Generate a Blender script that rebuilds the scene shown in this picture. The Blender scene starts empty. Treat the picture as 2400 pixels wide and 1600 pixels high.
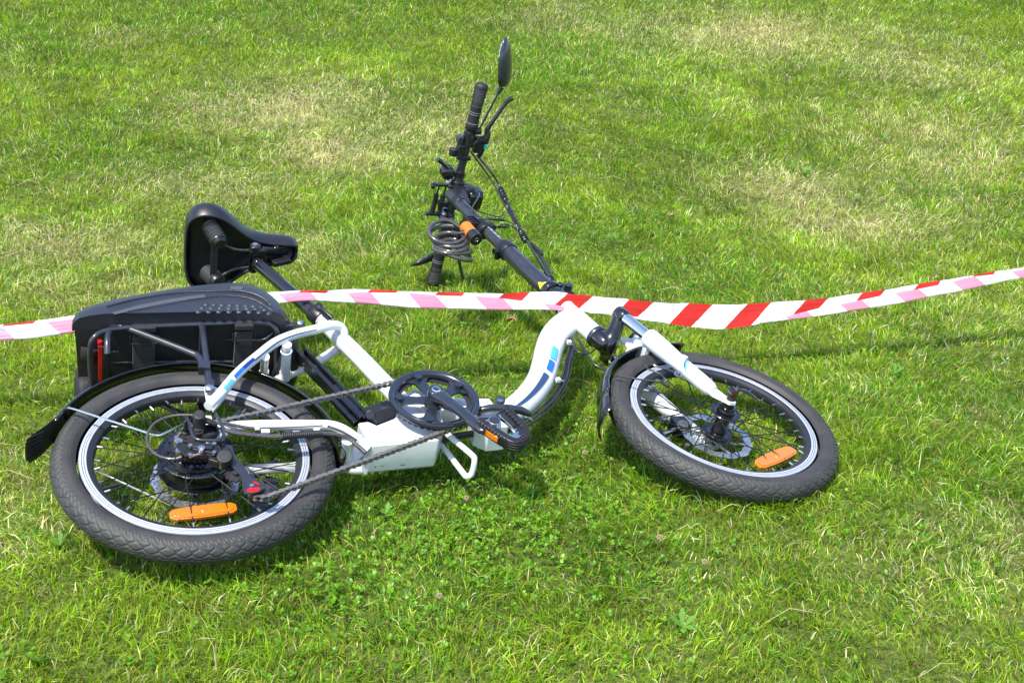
import bpy, math, random
import numpy as np
from mathutils import Vector, Matrix
random.seed(7)
rng = np.random.default_rng(7)
R = math.radians
C = bpy.context.scene.collection
scene = bpy.context.scene

# ---------------------------------------------------------------- camera
CAM_H = 1.2568
cam_d = bpy.data.cameras.new('camera')
cam = bpy.data.objects.new('camera', cam_d)
C.objects.link(cam)
right = Vector((0.99886168, 0.01847012, 0.04397951))
down = Vector((0.04770055, -0.38676890, -0.92094217))
fwd = Vector((0.0, 0.92199169, -0.38720969))
cam.matrix_world = Matrix(((right.x, -down.x, -fwd.x, 0), (right.y, -down.y, -fwd.y, 0), (right.z, -down.z, -fwd.z, CAM_H), (0, 0, 0, 1)))
cam_d.sensor_width = 36
cam_d.lens = 2900 * 36 / 2400
cam_d.clip_end = 2000
cam_d.clip_start = 0.05
scene.camera = cam

# ---------------------------------------------------------------- light
SUN_DIR = Vector((-0.25, -0.40, 0.88)).normalized()      # towards the sun
elev = math.asin(SUN_DIR.z)
world = bpy.data.worlds.new('World')
scene.world = world
world.use_nodes = True
wn = world.node_tree
bg = wn.nodes['Background']
sky = wn.nodes.new('ShaderNodeTexSky')
sky.sky_type = 'NISHITA'
sky.sun_disc = False
sky.sun_elevation = elev
sky.sun_rotation = math.atan2(SUN_DIR.x, SUN_DIR.y)
sky.air_density = 1.0
sky.dust_density = 1.0
sky.ozone_density = 1.2
wn.links.new(sky.outputs[0], bg.inputs[0])
bg.inputs[1].default_value = 0.15
sd = bpy.data.lights.new('sun', 'SUN')
sd.energy = 3.3
sd.angle = R(3.0)
sd.color = (1.0, 0.95, 0.87)
sun = bpy.data.objects.new('sun', sd)
C.objects.link(sun)
sun.rotation_euler = SUN_DIR.to_track_quat('Z', 'Y').to_euler()
scene.view_settings.view_transform = 'Standard'
scene.view_settings.look = 'None'
scene.view_settings.gamma = 1.0
scene.view_settings.exposure = 1.12
scene.cycles.use_denoising = True
scene.cycles.max_bounces = 5
scene.cycles.diffuse_bounces = 3
scene.cycles.glossy_bounces = 3
scene.cycles.transmission_bounces = 3
scene.cycles.sample_clamp_indirect = 1.5
scene.cycles.use_adaptive_sampling = False
scene.cycles.caustics_reflective = False
scene.cycles.caustics_refractive = False

# ---------------------------------------------------------------- materials
M = {}
def mat(name, col, rough=0.5, metal=0.0, coat=0.0, bump=0.0, bscale=300.0, var=0.0, vscale=40.0, col2=None, trans=0.0, sheen=0.0, spec=0.5, voro=0.0, vorosc=400.0):
    m = bpy.data.materials.new(name)
    m.use_nodes = True
    nt = m.node_tree
    p = nt.nodes['Principled BSDF']
    p.inputs['Base Color'].default_value = (*col, 1)
    p.inputs['Roughness'].default_value = rough
    p.inputs['Metallic'].default_value = metal
    p.inputs['Coat Weight'].default_value = coat
    p.inputs['Coat Roughness'].default_value = 0.12
    p.inputs['Specular IOR Level'].default_value = spec
    if trans: p.inputs['Transmission Weight'].default_value = trans
    if sheen: p.inputs['Sheen Weight'].default_value = sheen
    tc = nt.nodes.new('ShaderNodeTexCoord')
    if var > 0:
        n = nt.nodes.new('ShaderNodeTexNoise'); n.inputs['Scale'].default_value = vscale; n.inputs['Detail'].default_value = 6
        nt.links.new(tc.outputs['Object'], n.inputs['Vector'])
        cr = nt.nodes.new('ShaderNodeValToRGB')
        cr.color_ramp.elements[0].position = 0.35; cr.color_ramp.elements[1].position = 0.7
        cr.color_ramp.elements[0].color = (*col, 1)
        cr.color_ramp.elements[1].color = (*(col2 or [min(1, c * (1 + var)) for c in col]), 1)
        nt.links.new(n.outputs['Fac'], cr.inputs['Fac'])
        nt.links.new(cr.outputs['Color'], p.inputs['Base Color'])
        mr = nt.nodes.new('ShaderNodeMapRange')
        mr.inputs['To Min'].default_value = max(0.02, rough - 0.08); mr.inputs['To Max'].default_value = min(1, rough + 0.12)
        nt.links.new(n.outputs['Fac'], mr.inputs['Value']); nt.links.new(mr.outputs[0], p.inputs['Roughness'])
    if bump > 0 or voro > 0:
        b = nt.nodes.new('ShaderNodeBump'); b.inputs['Distance'].default_value = 0.001
        if voro > 0:
            n2 = nt.nodes.new('ShaderNodeTexVoronoi'); n2.inputs['Scale'].default_value = vorosc; b.inputs['Strength'].default_value = voro
            nt.links.new(tc.outputs['Object'], n2.inputs['Vector']); nt.links.new(n2.outputs['Distance'], b.inputs['Height'])
        else:
            n2 = nt.nodes.new('ShaderNodeTexNoise'); n2.inputs['Scale'].default_value = bscale; n2.inputs['Detail'].default_value = 4; b.inputs['Strength'].default_value = bump
            nt.links.new(tc.outputs['Object'], n2.inputs['Vector']); nt.links.new(n2.outputs['Fac'], b.inputs['Height'])
        nt.links.new(b.outputs[0], p.inputs['Normal'])
    M[name] = m
    return m

mat('white_paint', (0.68, 0.70, 0.72), 0.3, coat=0.5, var=0.03, vscale=22, col2=(0.60, 0.61, 0.60), bump=0.02, bscale=40)
mat('black_gloss', (0.006, 0.006, 0.008), 0.14, coat=0.7, var=0.2, vscale=25)
mat('black_satin', (0.017, 0.019, 0.027), 0.30, coat=0.5, var=0.4, vscale=60, bump=0.05, bscale=800)
mat('black_plastic', (0.009, 0.009, 0.011), 0.36, var=0.5, vscale=50, bump=0.08, bscale=500)
mat('black_rubber', (0.010, 0.010, 0.012), 0.55, var=0.4, vscale=80, bump=0.1, bscale=700)
mat('dusty_rubber', (0.026, 0.0245, 0.026), 0.60, var=0.5, vscale=22, col2=(0.043, 0.038, 0.037), bump=0.25, bscale=900)
mat('tread_rubber', (0.028, 0.029, 0.029), 0.58, var=0.4, vscale=30, col2=(0.044, 0.044, 0.040), bump=0.15, bscale=900)
mat('chrome', (0.75, 0.76, 0.78), 0.08, 1.0)
mat('steel', (0.55, 0.55, 0.56), 0.28, 1.0, var=0.2, vscale=200)
mat('rim_silver', (0.44, 0.47, 0.53), 0.5, 0.4, var=0.1, vscale=90)
mat('rim_black', (0.022, 0.023, 0.028), 0.42, 0.3, var=0.3, vscale=40)
mat('spoke_black', (0.03, 0.03, 0.033), 0.3, 0.6)
mat('disc_steel', (0.62, 0.64, 0.68), 0.3, 0.9, var=0.2, vscale=60)
mat('chain_steel', (0.24, 0.21, 0.19), 0.38, 0.8, var=0.6, vscale=150)
mat('dark_steel', (0.06, 0.058, 0.06), 0.4, 0.7, var=0.5, vscale=150)
mat('orange_plastic', (0.62, 0.155, 0.004), 0.18, coat=0.7, voro=0.6, vorosc=420, spec=0.6)
mat('red_plastic', (0.62, 0.012, 0.008), 0.16, coat=0.8, voro=0.5, vorosc=350)
mat('red_paint', (0.6, 0.01, 0.012), 0.3)
mat('spring_rubber', (0.035, 0.035, 0.036), 0.45, var=0.3, vscale=80)
mat('guard_plastic', (0.012, 0.014, 0.021), 0.22, coat=0.9, var=0.3, vscale=40)
mat('lock_orange', (0.62, 0.15, 0.01), 0.38, bump=0.04)
mat('blue_dark', (0.005, 0.025, 0.24), 0.3, coat=0.3)
mat('blue_mid', (0.006, 0.12, 0.50), 0.3, coat=0.3)
mat('blue_light', (0.06, 0.40, 0.66), 0.3, coat=0.3)
mat('navy', (0.025, 0.05, 0.13), 0.3, coat=0.3)
mat('faded_blue', (0.42, 0.66, 0.78), 0.3, coat=0.3)
mat('faded_white', (0.30, 0.31, 0.33), 0.5)
mat('teal', (0.0, 0.42, 0.32), 0.4)
mat('yellow', (0.85, 0.75, 0.02), 0.4)
mat('bag_shell', (0.017, 0.019, 0.027), 0.34, var=0.4, vscale=12, voro=0.35, vorosc=900, spec=0.6)
mat('bag_fabric', (0.008, 0.008, 0.009), 0.6, var=0.5, vscale=30, voro=0.5, vorosc=500)
mat('bag_hatch', (0.06, 0.063, 0.075), 0.4, voro=0.9, vorosc=500)
mat('webbing', (0.016, 0.016, 0.018), 0.8, bump=0.4, bscale=600)
mat('velcro', (0.012, 0.012, 0.013), 0.95, bump=0.9, bscale=500, sheen=0.3)
mat('saddle_vinyl', (0.010, 0.0105, 0.014), 0.36, var=0.3, vscale=30, bump=0.12, bscale=900)
mat('mirror_glass', (0.8, 0.82, 0.85), 0.03, 1.0)
mat('cable_sheath', (0.022, 0.019, 0.018), 0.22, coat=0.8, var=0.9, vscale=450, col2=(0.10, 0.088, 0.082))
mat('cable_black', (0.02, 0.021, 0.024), 0.3, coat=0.3)
mat('leaf_brown', (0.30, 0.14, 0.075), 0.7, var=0.5, vscale=200)
mat('flower_white', (0.30, 0.25, 0.16), 0.8, var=0.4, vscale=300, col2=(0.4, 0.28, 0.18))
mat('flower_stem', (0.12, 0.2, 0.03), 0.6)

# ---------------------------------------------------------------- mesh builder
def V(p): return Vector(p)
def spline(pts, n=8, closed=False):
    """Catmull-Rom through pts; a point may carry a 4th value, its radius."""
    P = [np.array(p, float) for p in pts]
    out = []
    m = len(P)
    segs = m if closed else m - 1
    for i in range(segs):
        if closed: a, b, c, d = P[(i - 1) % m], P[i], P[(i + 1) % m], P[(i + 2) % m]
        else: a, b, c, d = P[max(i - 1, 0)], P[i], P[i + 1], P[min(i + 2, m - 1)]
        for k in range(n):
            t = k / n
            out.append(0.5 * ((2 * b) + (-a + c) * t + (2 * a - 5 * b + 4 * c - d) * t * t + (-a + 3 * b - 3 * c + d) * t ** 3))
    if not closed: out.append(P[-1])
    return [tuple(o) for o in out]

class MB:
    def __init__(s): s.v = []; s.f = []; s.m = []; s.mi = 0
    def use(s, i): s.mi = i; return s
    def face(s, idx): s.f.append(tuple(idx)); s.m.append(s.mi)
    def ring(s, c, a, b, r, n, rb=None):
        i0 = len(s.v); rb = r if rb is None else rb
        for k in range(n):
            t = 2 * math.pi * k / n
            s.v.append(c + a * (r * math.cos(t)) + b * (rb * math.sin(t)))
        return i0
    def tube(s, pts, r=0.01, n=14, ref=(0, 0, 1), closed=False, caps=True, squash=1.0):
        P = [V(p[:3]) for p in pts]
        rad = [p[3] if len(p) > 3 else r for p in pts]
        m = len(P); rings = []
        ref = V(ref)
        prevN = None
        for i in range(m):
            if closed: t = P[(i + 1) % m] - P[i - 1]
            else: t = P[min(i + 1, m - 1)] - P[max(i - 1, 0)]
            if t.length < 1e-9: t = Vector((1, 0, 0))
            t.normalize()
            if prevN is None:
                nn = ref - t * ref.dot(t)
                if nn.length < 0.2:
                    nn = Vector((0.3, 1, 0.1)); nn -= t * nn.dot(t)
            else:
                nn = prevN - t * prevN.dot(t)
            nn.normalize(); prevN = nn
            b = t.cross(nn)
            rings.append(s.ring(P[i], nn, b, rad[i] * squash, n, rad[i]))
        for i in range(m - 1 if not closed else m):
            a, b = rings[i], rings[(i + 1) % m]
            for k in range(n):
                k2 = (k + 1) % n
                s.face((a + k, a + k2, b + k2, b + k))
        if caps and not closed:
            s.face(tuple(rings[0] + k for k in range(n))[::-1]); s.face(tuple(rings[-1] + k for k in range(n)))
        return s
    def cyl(s, p0, p1, r, r1=None, n=20):
        return s.tube([(*p0, r), (*p1, r if r1 is None else r1)], n=n)
    def shell(s, pts, r, a0, a1, n=6, off=0.0006):
        """part of a tube's skin between two angles, measured from +w"""
        P = [V(p[:3]) for p in pts]; rad = [p[3] if len(p) > 3 else r for p in pts]
        m = len(P); base = len(s.v)
        for i in range(m):
            t = (P[min(i + 1, m - 1)] - P[max(i - 1, 0)]).normalized()
            w = Vector((0, 0, 1)); w = (w - t * w.dot(t)).normalized(); b = t.cross(w)
            x0 = a0 if not isinstance(a0, (list, tuple)) else a0[0] + (a0[1] - a0[0]) * i / (m - 1)
            x1 = a1 if not isinstance(a1, (list, tuple)) else a1[0] + (a1[1] - a1[0]) * i / (m - 1)
            for k in range(n + 1):
                a = R(x0 + (x1 - x0) * k / n)
                s.v.append(P[i] + (w * math.cos(a) + b * math.sin(a)) * (rad[i] + off))
        for i in range(m - 1):
            for k in range(n):
                q = base + i * (n + 1) + k
                s.face((q, q + 1, q + n + 2, q + n + 1))
        return s
    def lathe(s, prof, c=(0, 0, 0), ax=(0, 0, 1), n=96, mats=None, closed=False):
        """profile of (radius, offset along the axis)"""
        ax = V(ax).normalized(); c = V(c)
        a = ax.orthogonal().normalized(); b = ax.cross(a)
        rings = [s.ring(c + ax * w, a, b, r, n) for r, w in prof]
        m = len(rings)
        for i in range(m if closed else m - 1):
            if mats: s.mi = mats[i]
            p, q = rings[i], rings[(i + 1) % m]
            for k in range(n):
                k2 = (k + 1) % n
                s.face((p + k, q + k, q + k2, p + k2))
        return s
    def box(s, c, x, y, z, hx, hy, hz):
        c = V(c); x = V(x).normalized() * hx; y = V(y).normalized() * hy; z = V(z).normalized() * hz
        i = len(s.v)
        for dx in (-1, 1):
            for dy in (-1, 1):
                for dz in (-1, 1): s.v.append(c + x * dx + y * dy + z * dz)
        for q in ((0, 1, 3, 2), (4, 6, 7, 5), (0, 4, 5, 1), (2, 3, 7, 6), (0, 2, 6, 4), (1, 5, 7, 3)): s.face([i + k for k in q])
        return s
    def bar(s, p0, p1, width, thick, up=(0, 0, 1)):
        p0, p1 = V(p0), V(p1); d = p1 - p0; u = V(up); u = (u - d.normalized() * u.dot(d.normalized())).normalized()
        return s.box((p0 + p1) / 2, d, d.cross(u), u, d.length / 2, width / 2, thick / 2)
    def prism(s, poly, vec):
        """flat outline pushed along vec"""
        vec = V(vec); n = len(poly); i = len(s.v)
        for p in poly: s.v.append(V(p))
        for p in poly: s.v.append(V(p) + vec)
        s.face([i + k for k in range(n)][::-1]); s.face([i + n + k for k in range(n)])
        for k in range(n):
            k2 = (k + 1) % n
            s.face((i + k, i + k2, i + n + k2, i + n + k))
        return s
    def loft(s, secs, closed=True, caps=True):
        n = len(secs[0]); base = []
        for sec in secs:
            base.append(len(s.v)); s.v.extend(V(p) for p in sec)
        for a, b in zip(base, base[1:]):
            for k in range(n if closed else n - 1):
                k2 = (k + 1) % n
                s.face((a + k, a + k2, b + k2, b + k))
        if caps:
            s.face([base[0] + k for k in range(n)][::-1]); s.face([base[-1] + k for k in range(n)])
        return s
    def dome(s, c, ax, r, h, n=10, k=3):
        ax = V(ax).normalized(); a = ax.orthogonal().normalized(); b = ax.cross(a); c = V(c)
        rings = []
        for j in range(k):
            t = j / k * math.pi / 2
            rings.append(s.ring(c + ax * (h * math.sin(t)), a, b, r * math.cos(t), n))
        top = len(s.v); s.v.append(c + ax * h)
        for p, q in zip(rings, rings[1:]):
            for i in range(n): s.face((p + i, p + (i + 1) % n, q + (i + 1) % n, q + i))
        for i in range(n): s.face((rings[-1] + i, rings[-1] + (i + 1) % n, top))
        return s
    def bolt(s, p, ax=(0, 0, 1), r=0.004, h=0.003):
        p = V(p); ax = V(ax).normalized()
        s.cyl(p - ax * 0.004, p + ax * h, r, n=12)
        return s
    def build(s, name, mats, parent=None, smooth=40, bevel=0, subsurf=0, label=None, solid=0):
        me = bpy.data.meshes.new(name)
        me.from_pydata([tuple(v) for v in s.v], [], s.f)
        ms = mats if isinstance(mats, (list, tuple)) else [mats]
        for x in ms: me.materials.append(M[x] if isinstance(x, str) else x)
        if len(ms) > 1:
            me.polygons.foreach_set('material_index', s.m)
        me.polygons.foreach_set('use_smooth', [True] * len(me.polygons))
        me.update()
        if smooth < 180: me.set_sharp_from_angle(angle=R(smooth))
        o = bpy.data.objects.new(name, me)
        C.objects.link(o)
        if parent is not None: o.parent = parent
        if bevel:
            b = o.modifiers.new('bevel', 'BEVEL'); b.width = bevel; b.segments = 3; b.limit_method = 'ANGLE'; b.angle_limit = R(38); b.harden_normals = False
        if solid:
            b = o.modifiers.new('solid', 'SOLIDIFY'); b.thickness = solid; b.offset = -1
        if subsurf:
            b = o.modifiers.new('sub', 'SUBSURF'); b.levels = subsurf; b.render_levels = subsurf
        if label: o['label'] = label
        return o

def tag(o, label, cat, group=None, kind=None):
    o['label'] = label; o['category'] = cat
    if group: o['group'] = group
    if kind: o['kind'] = kind
    return o
def empty(name, parent=None, mtx=None):
    o = bpy.data.objects.new(name, None); o.empty_display_size = 0.05
    C.objects.link(o)
    if parent is not None: o.parent = parent
    if mtx is not None: o.matrix_local = mtx
    return o
X3, Y3, Z3 = Vector((1, 0, 0)), Vector((0, 1, 0)), Vector((0, 0, 1))

# ---------------------------------------------------------------- the bicycle's own frame of reference
# x runs from the rear hub to the front hub, y from the hubs towards saddle and handlebar, z to the bicycle's right (now its upper) side
BIKE = Matrix(((0.9385151, -0.3170391, 0.1366586, -0.5806289), (0.3394859, 0.9194547, -0.1983742, 2.0441790), (-0.0627590, 0.2325709, 0.9705525, 0.1261638), (0, 0, 0, 1)))
# the steered front end (fork, stem, bar) in that frame: turned a few degrees
FRONT = Matrix(((0.9973443, 0.0, 0.0728287, 1.1093349), (-0.0042279, 0.9983136, 0.0578979, 0), (-0.0727059, -0.0580520, 0.9956625, 0.0207126), (0, 0, 0, 1)))
def F(a, b, w, r=None):
    p = FRONT @ Vector((a, b, w))
    return (p.x, p.y, p.z) if r is None else (p.x, p.y, p.z, r)
FZ = Vector((0.0728287, 0.0578979, 0.9956625)); FX = Vector((0.9973443, -0.0042279, -0.0727059)); FY = FZ.cross(FX)
bike = empty('electric_bicycle', None, BIKE)
tag(bike, 'white folding electric bicycle with black mudguards lying on its side on the grass', 'bicycle')

# ---------------------------------------------------------------- wheels
def tyre_mesh():
    """tyre with its tread cut in as real relief: x, y in the wheel plane"""
    nt, npf = 1500, 68
    R0, rb, ra = 0.2320, 0.0262, 0.0250
    th = np.arange(nt) * 2 * np.pi / nt
    ph = np.linspace(-2.42, 2.42, npf)                # 0 = middle of the tread
    T, Pp = np.meshgrid(th, ph, indexing='ij')
    v = Pp * 0.0255 * 1000                            # mm across
    u = T * 256                                       # mm along
    per = 2 * np.pi * 256 / 58
    def tri(x): return 2 * np.abs(2 * (x / per - np.floor(x / per + 0.5))) - 1
    g = np.zeros_like(u)
    def line(d, w): return np.clip(1.25 - np.abs(d) / w, 0, 1)
    a = np.abs(v)
    sgn = np.sign(v)
    for c0, amp, sh in ((7.0, 3.0, 0), (17.4, 2.8, .5)):
        g = np.maximum(g, line(a - (c0 + amp * np.clip(1.6 * tri(u + sh * per + 4 * sgn), -1, 1)), 1.1))
    g = np.maximum(g, line(v - 1.5 * tri(u + .25 * per), 0.8))
    # short cuts joining the wavy lines
    uu = ((u + 4 * sgn + 0.9 * (a - 12)) / (per)) % 1
    g = np.maximum(g, line((uu - .5) * per, 1.0) * ((a > 9.5) & (a < 15.0)))
    uu = ((u + 4 * sgn + 0.9 * (a - 4) + per / 2) / (per)) % 1
    g = np.maximum(g, line((uu - .5) * per, .7) * (a < 4.4) * 0.7)
    # shoulder blocks
    per2 = per / 2
    uu = ((u + 1.1 * (a - 24)) / per2) % 1
    g = np.maximum(g, line((uu - .5) * per2, 1.5) * ((a > 22.6) & (a < 33.0)))
    g = np.maximum(g, line(a - 22.2, .8) * .9)
    uu = ((u + 1.1 * (a - 24) + per2 / 2) / per2) % 1
    g = np.maximum(g, line((uu - .5) * per2, 1.2) * ((a > 28.0) & (a < 31.5)) * .8)
    depth = g * 0.0027
    # fine ribs on the sidewall
    rib = (np.sin(u * 2 * np.pi / 3.3 + a * 1.4) * ((a > 34) & (a < 41))) * 0.00014
    lift = 0.0011 * np.clip((33.5 - a) / .9, 0, 1)
    lift = lift + 0.0004 * np.exp(-((a - 43) / .7) ** 2) + 0.0004 * np.exp(-((a - 51) / .7) ** 2)
    # the tyre narrows to the bead
    sec = 1 - 0.08 * np.clip((np.abs(Pp) - 1.9) / .5, 0, 1)
    rr = -depth + lift + rib
    rad = R0 + (rb * sec + rr) * np.cos(Pp)
    w = (ra * sec + rr) * np.sin(Pp)
    co = np.stack([rad * np.cos(T), rad * np.sin(T), w], -1).reshape(-1, 3)
    i = np.arange(nt)[:, None]; j = np.arange(npf - 1)[None, :]
    i2 = (i + 1) % nt
    q = np.stack([i * npf + j, i2 * npf + j, i2 * npf + j + 1, i * npf + j + 1], -1).reshape(-1, 4)
    me = bpy.data.meshes.new('tyre')
    me.vertices.add(len(co)); me.vertices.foreach_set('co', co.ravel())
    me.loops.add(q.size); me.loops.foreach_set('vertex_index', q.ravel())
    me.polygons.add(len(q)); me.polygons.foreach_set('loop_start', np.arange(len(q)) * 4); me.polygons.foreach_set('loop_total', np.full(len(q), 4))
    me.materials.append(M['dusty_rubber']); me.materials.append(M['tread_rubber'])
    aj = np.abs((ph[:-1] + ph[1:]) / 2) * 25.5
    mi = np.broadcast_to((aj < 33.5).astype(np.int32)[None, :], (nt, npf - 1)).ravel()
    me.polygons.foreach_set('material_index', mi)
    me.polygons.foreach_set('use_smooth', np.ones(len(q), bool))
    me.update(); me.validate()
    return me
TYRE = tyre_mesh()

def wheel(name, mtx, flange_r, flange_w, cross, phase, valve_deg):
    root = empty(name, bike, mtx)
    t = bpy.data.objects.new('tyre', TYRE); C.objects.link(t); t.parent = root
    rim = MB()
    half = [(0.2095, 0.0118), (0.2085, 0.0135), (0.2045, 0.0140), (0.2040, 0.0136), (0.2035, 0.0140), (0.2005, 0.0142), (0.2000, 0.0138), (0.1995, 0.0142), (0.1962, 0.0144), (0.1955, 0.0136), (0.1900, 0.0118), (0.1850, 0.0085), (0.1832, 0.0045)]
    prof = half + [(r, -w) for r, w in reversed(half)]
    ms = [0, 0, 1, 1, 0, 1, 1, 0, 0, 1, 1, 1]
    rim.lathe(prof, n=160, mats=ms + [1] + ms[::-1] + [1])
    rim.build('rim', ['rim_silver', 'rim_black'], root, smooth=30)
    for k in range(36):
        side = 1 if k % 2 == 0 else -1
        a_rim = 2 * math.pi * k / 36 + phase
        lead = 1 if (k // 2) % 2 == 0 else -1
        a_hub = a_rim + lead * cross
        p0 = Vector((flange_r * math.cos(a_hub), flange_r * math.sin(a_hub), side * flange_w - 0.001 * lead))
        p1 = Vector((0.1845 * math.cos(a_rim), 0.1845 * math.sin(a_rim), side * 0.002))
        d = (p1 - p0).normalized()
        s = MB()
        s.use(0).cyl(p0, p1 - d * 0.011, 0.0012, n=8)
        s.use(1).cyl(p1 - d * 0.0125, p1, 0.0021, 0.0024, n=8)
        s.build('spoke', ['spoke_black', 'steel'], root)
    a = R(valve_deg)
    v = MB(); c, sn = math.cos(a), math.sin(a)
    v.cyl((0.184 * c, 0.184 * sn, 0), (0.160 * c, 0.160 * sn, 0), 0.0028)
    v.cyl((0.166 * c, 0.166 * sn, 0), (0.151 * c, 0.151 * sn, 0), 0.0042)
    v.build('valve', 'black_rubber', root)
    return root

def brake_disc(parent, w, rr):
    d = MB()
    n = 72
    def rw(k, base, amp): return base + amp * math.cos(12 * 2 * math.pi * k / n)
    # wavy outer ring with two rows of holes: the ring is made of cells so the holes are real gaps
    rings = []
    rad = [rr - 0.0165, rr - 0.0135, rr - 0.0105, rr - 0.0075, rr - 0.0045, rr]
    for z in (w + 0.001, w - 0.001):
        for j, r0 in enumerate(rad):
            amp = 0.0016 if j in (0, 5) else 0
            i0 = len(d.v)
            for k in range(n * 2):
                q = 2 * math.pi * k / (n * 2)
                r1 = r0 + amp * math.cos(12 * q)
                d.v.append(Vector((r1 * math.cos(q), r1 * math.sin(q), z)))
            rings.append(i0)
    N = n * 2
    for top in (0, 1):
        for j in range(5):
            for k in range(N):
                if (j == 1 and k % 4 == 0) or (j == 3 and k % 4 == 2): continue
                k2 = (k + 1) % N; a, b = rings[top * 6 + j], rings[top * 6 + j + 1]
                f = (a + k, b + k, b + k2, a + k2)
                d.face(f if top == 0 else f[::-1])
    for j in (0, 5):
        for k in range(N):
            k2 = (k + 1) % N; a, b = rings[j], rings[6 + j]
            d.face((a + k, a + k2, b + k2, b + k))
    for k in range(6):
        a = 2 * math.pi * k / 6
        p0 = (0.024 * math.cos(a), 0.024 * math.sin(a), w); a2 = a + 0.55
        p1 = ((rr - 0.035) * math.cos(a2 - .2), (rr - 0.035) * math.sin(a2 - .2), w); p2 = ((rr - 0.014) * math.cos(a2), (rr - 0.014) * math.sin(a2), w)
        d.bar(p0, p1, 0.006, 0.0018); d.bar(p1, p2, 0.006, 0.0018)
    d.lathe([(0.017, w - .001), (0.030, w - .001), (0.030, w + .001), (0.017, w + .001)], n=40, closed=True)
    return d.build('brake_disc', 'disc_steel', parent, smooth=30)

def reflector(parent, pa, pb, h, name='reflector'):
    m = MB()
    pa, pb = V(pa), V(pb); c = (pa + pb) / 2; et = (pb - pa).normalized(); er = Vector((-et.y, et.x, 0))
    L, H = (pb - pa).length / 2, h / 2
    out = [(-L, -H * .45), (-L * .86, -H * .85), (-L * .3, -H), (L * .3, -H), (L * .86, -H * .85), (L, -H * .45), (L, H * .45), (L * .86, H * .85), (L * .3, H), (-L * .3, H), (-L * .86, H * .85), (-L, H * .45)]
    p = [c + et * x + er * y for x, y in out]
    m.prism(p, (0, 0, 0.006))
    i = [c + et * x * .9 + er * y * .8 + Vector((0, 0, 0.006)) for x, y in out]
    m.prism(i, (0, 0, 0.002))
    m.lathe([(0.0001, 0.0095), (0.004, 0.0093), (0.006, 0.0078)], c=c, n=16)
    return m.build(name, 'orange_plastic', parent, smooth=30, bevel=0.0008)

# rear wheel with hub motor
RW = wheel('rear_wheel', Matrix.Identity(4), 0.068, 0.020, 0.30, 0.06, 200)
hub = MB()
hub.lathe([(0.010, 0.034), (0.040, 0.032), (0.058, 0.027), (0.0600, 0.0215), (0.0705, 0.0210), (0.0715, 0.0195), (0.0705, 0.0165), (0.0600, 0.0160), (0.0590, 0.0120), (0.0585, -0.0140), (0.0600, -0.0165), (0.0705, -0.0170), (0.0715, -0.0190), (0.0705, -0.0210), (0.0600, -0.0215), (0.056, -0.028), (0.030, -0.033), (0.012, -0.036)], n=96)
for k in range(12):
    a = 2 * math.pi * k / 12 + .1
    hub.bolt((0.0535 * math.cos(a), 0.0535 * math.sin(a), 0.028), r=0.0028, h=0.003)
for k in range(36):
    a = 2 * math.pi * k / 36
    hub.bolt((0.0655 * math.cos(a), 0.0655 * math.sin(a), 0.020), r=0.0017, h=0.0022)
hub.build('hub_motor', 'black_gloss', RW, smooth=35)
cas = MB()
for j, (r0, w0) in enumerate(((0.0455, 0.0345), (0.0415, 0.0385), (0.0375, 0.0425), (0.0335, 0.0465), (0.0295, 0.0505), (0.0255, 0.0545), (0.023, 0.0585))):
    teeth = 28 - 3 * j; out = []
    for k in range(teeth * 4):
        a = 2 * math.pi * k / (teeth * 4); r1 = r0 + (0.0019 if k % 4 in (0, 1) else -0.0016)
        out.append((r1 * math.cos(a), r1 * math.sin(a), w0))
    cas.prism(out, (0, 0, 0.0018))
cas.lathe([(0.021, 0.033), (0.020, 0.060), (0.0005, 0.060)], n=30)
cas.build('cassette', 'dark_steel', RW, smooth=30)
brake_disc(RW, -0.046, 0.082)
reflector(RW, (-0.0608, -0.1478, 0.0000), (0.0569, -0.1385, -0.0000), 0.031)
ax = MB()
ax.cyl((0, 0, -0.075), (0, 0, 0.075), 0.006)
ax.cyl((0, 0, 0.064), (0, 0, 0.072), 0.011, n=6)
ax.cyl((0, 0, -0.074), (0, 0, -0.066), 0.011, n=6)
ax.build('axle', 'dark_steel', RW)

# front wheel
FW = wheel('front_wheel', FRONT, 0.0290, 0.026, 0.95, 0.02, 118)
h = MB()
h.lathe([(0.007, 0.050), (0.0135, 0.049), (0.0140, 0.042), (0.0185, 0.041), (0.0190, 0.0375), (0.0175, 0.0355), (0.0195, 0.034), (0.0200, 0.0295), (0.0175, 0.0275), (0.0330, 0.0272), (0.0342, 0.0260), (0.0330, 0.0246), (0.0175, 0.0242), (0.0165, 0.019), (0.0165, -0.018), (0.0180, -0.0245), (0.0320, -0.0246), (0.0332, -0.0260), (0.0320, -0.0272), (0.0185, -0.0278), (0.0175, -0.036), (0.0125, -0.046), (0.007, -0.047)], n=64)
h.build('hub', 'black_gloss', FW, smooth=35)
for w0 in (0.0274, -0.0242):
    hd = MB(); hd.lathe([(0.0275, w0), (0.0305, w0), (0.0305, w0 + .0003), (0.0275, w0 + .0003)], n=40, closed=True)
    for k in range(36):
        a = 2 * math.pi * k / 36; hd.bolt((0.0290 * math.cos(a), 0.0290 * math.sin(a), w0), r=0.0014, h=0.0008)
    hd.build('spoke_head_ring', 'black_gloss', FW)
brake_disc(FW, -0.038, 0.080)
reflector(FW, (0.0043, -0.1588, -0.0000), (0.1238, -0.1035, -0.0000), 0.034)
ax = MB()
ax.cyl((0, 0, -0.066), (0, 0, 0.074), 0.0045)
ax.cyl((0, 0, 0.060), (0, 0, 0.070), 0.0095, n=24)
ax.cyl((0, 0, 0.070), (0, 0, 0.079), 0.0065, n=18)
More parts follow.
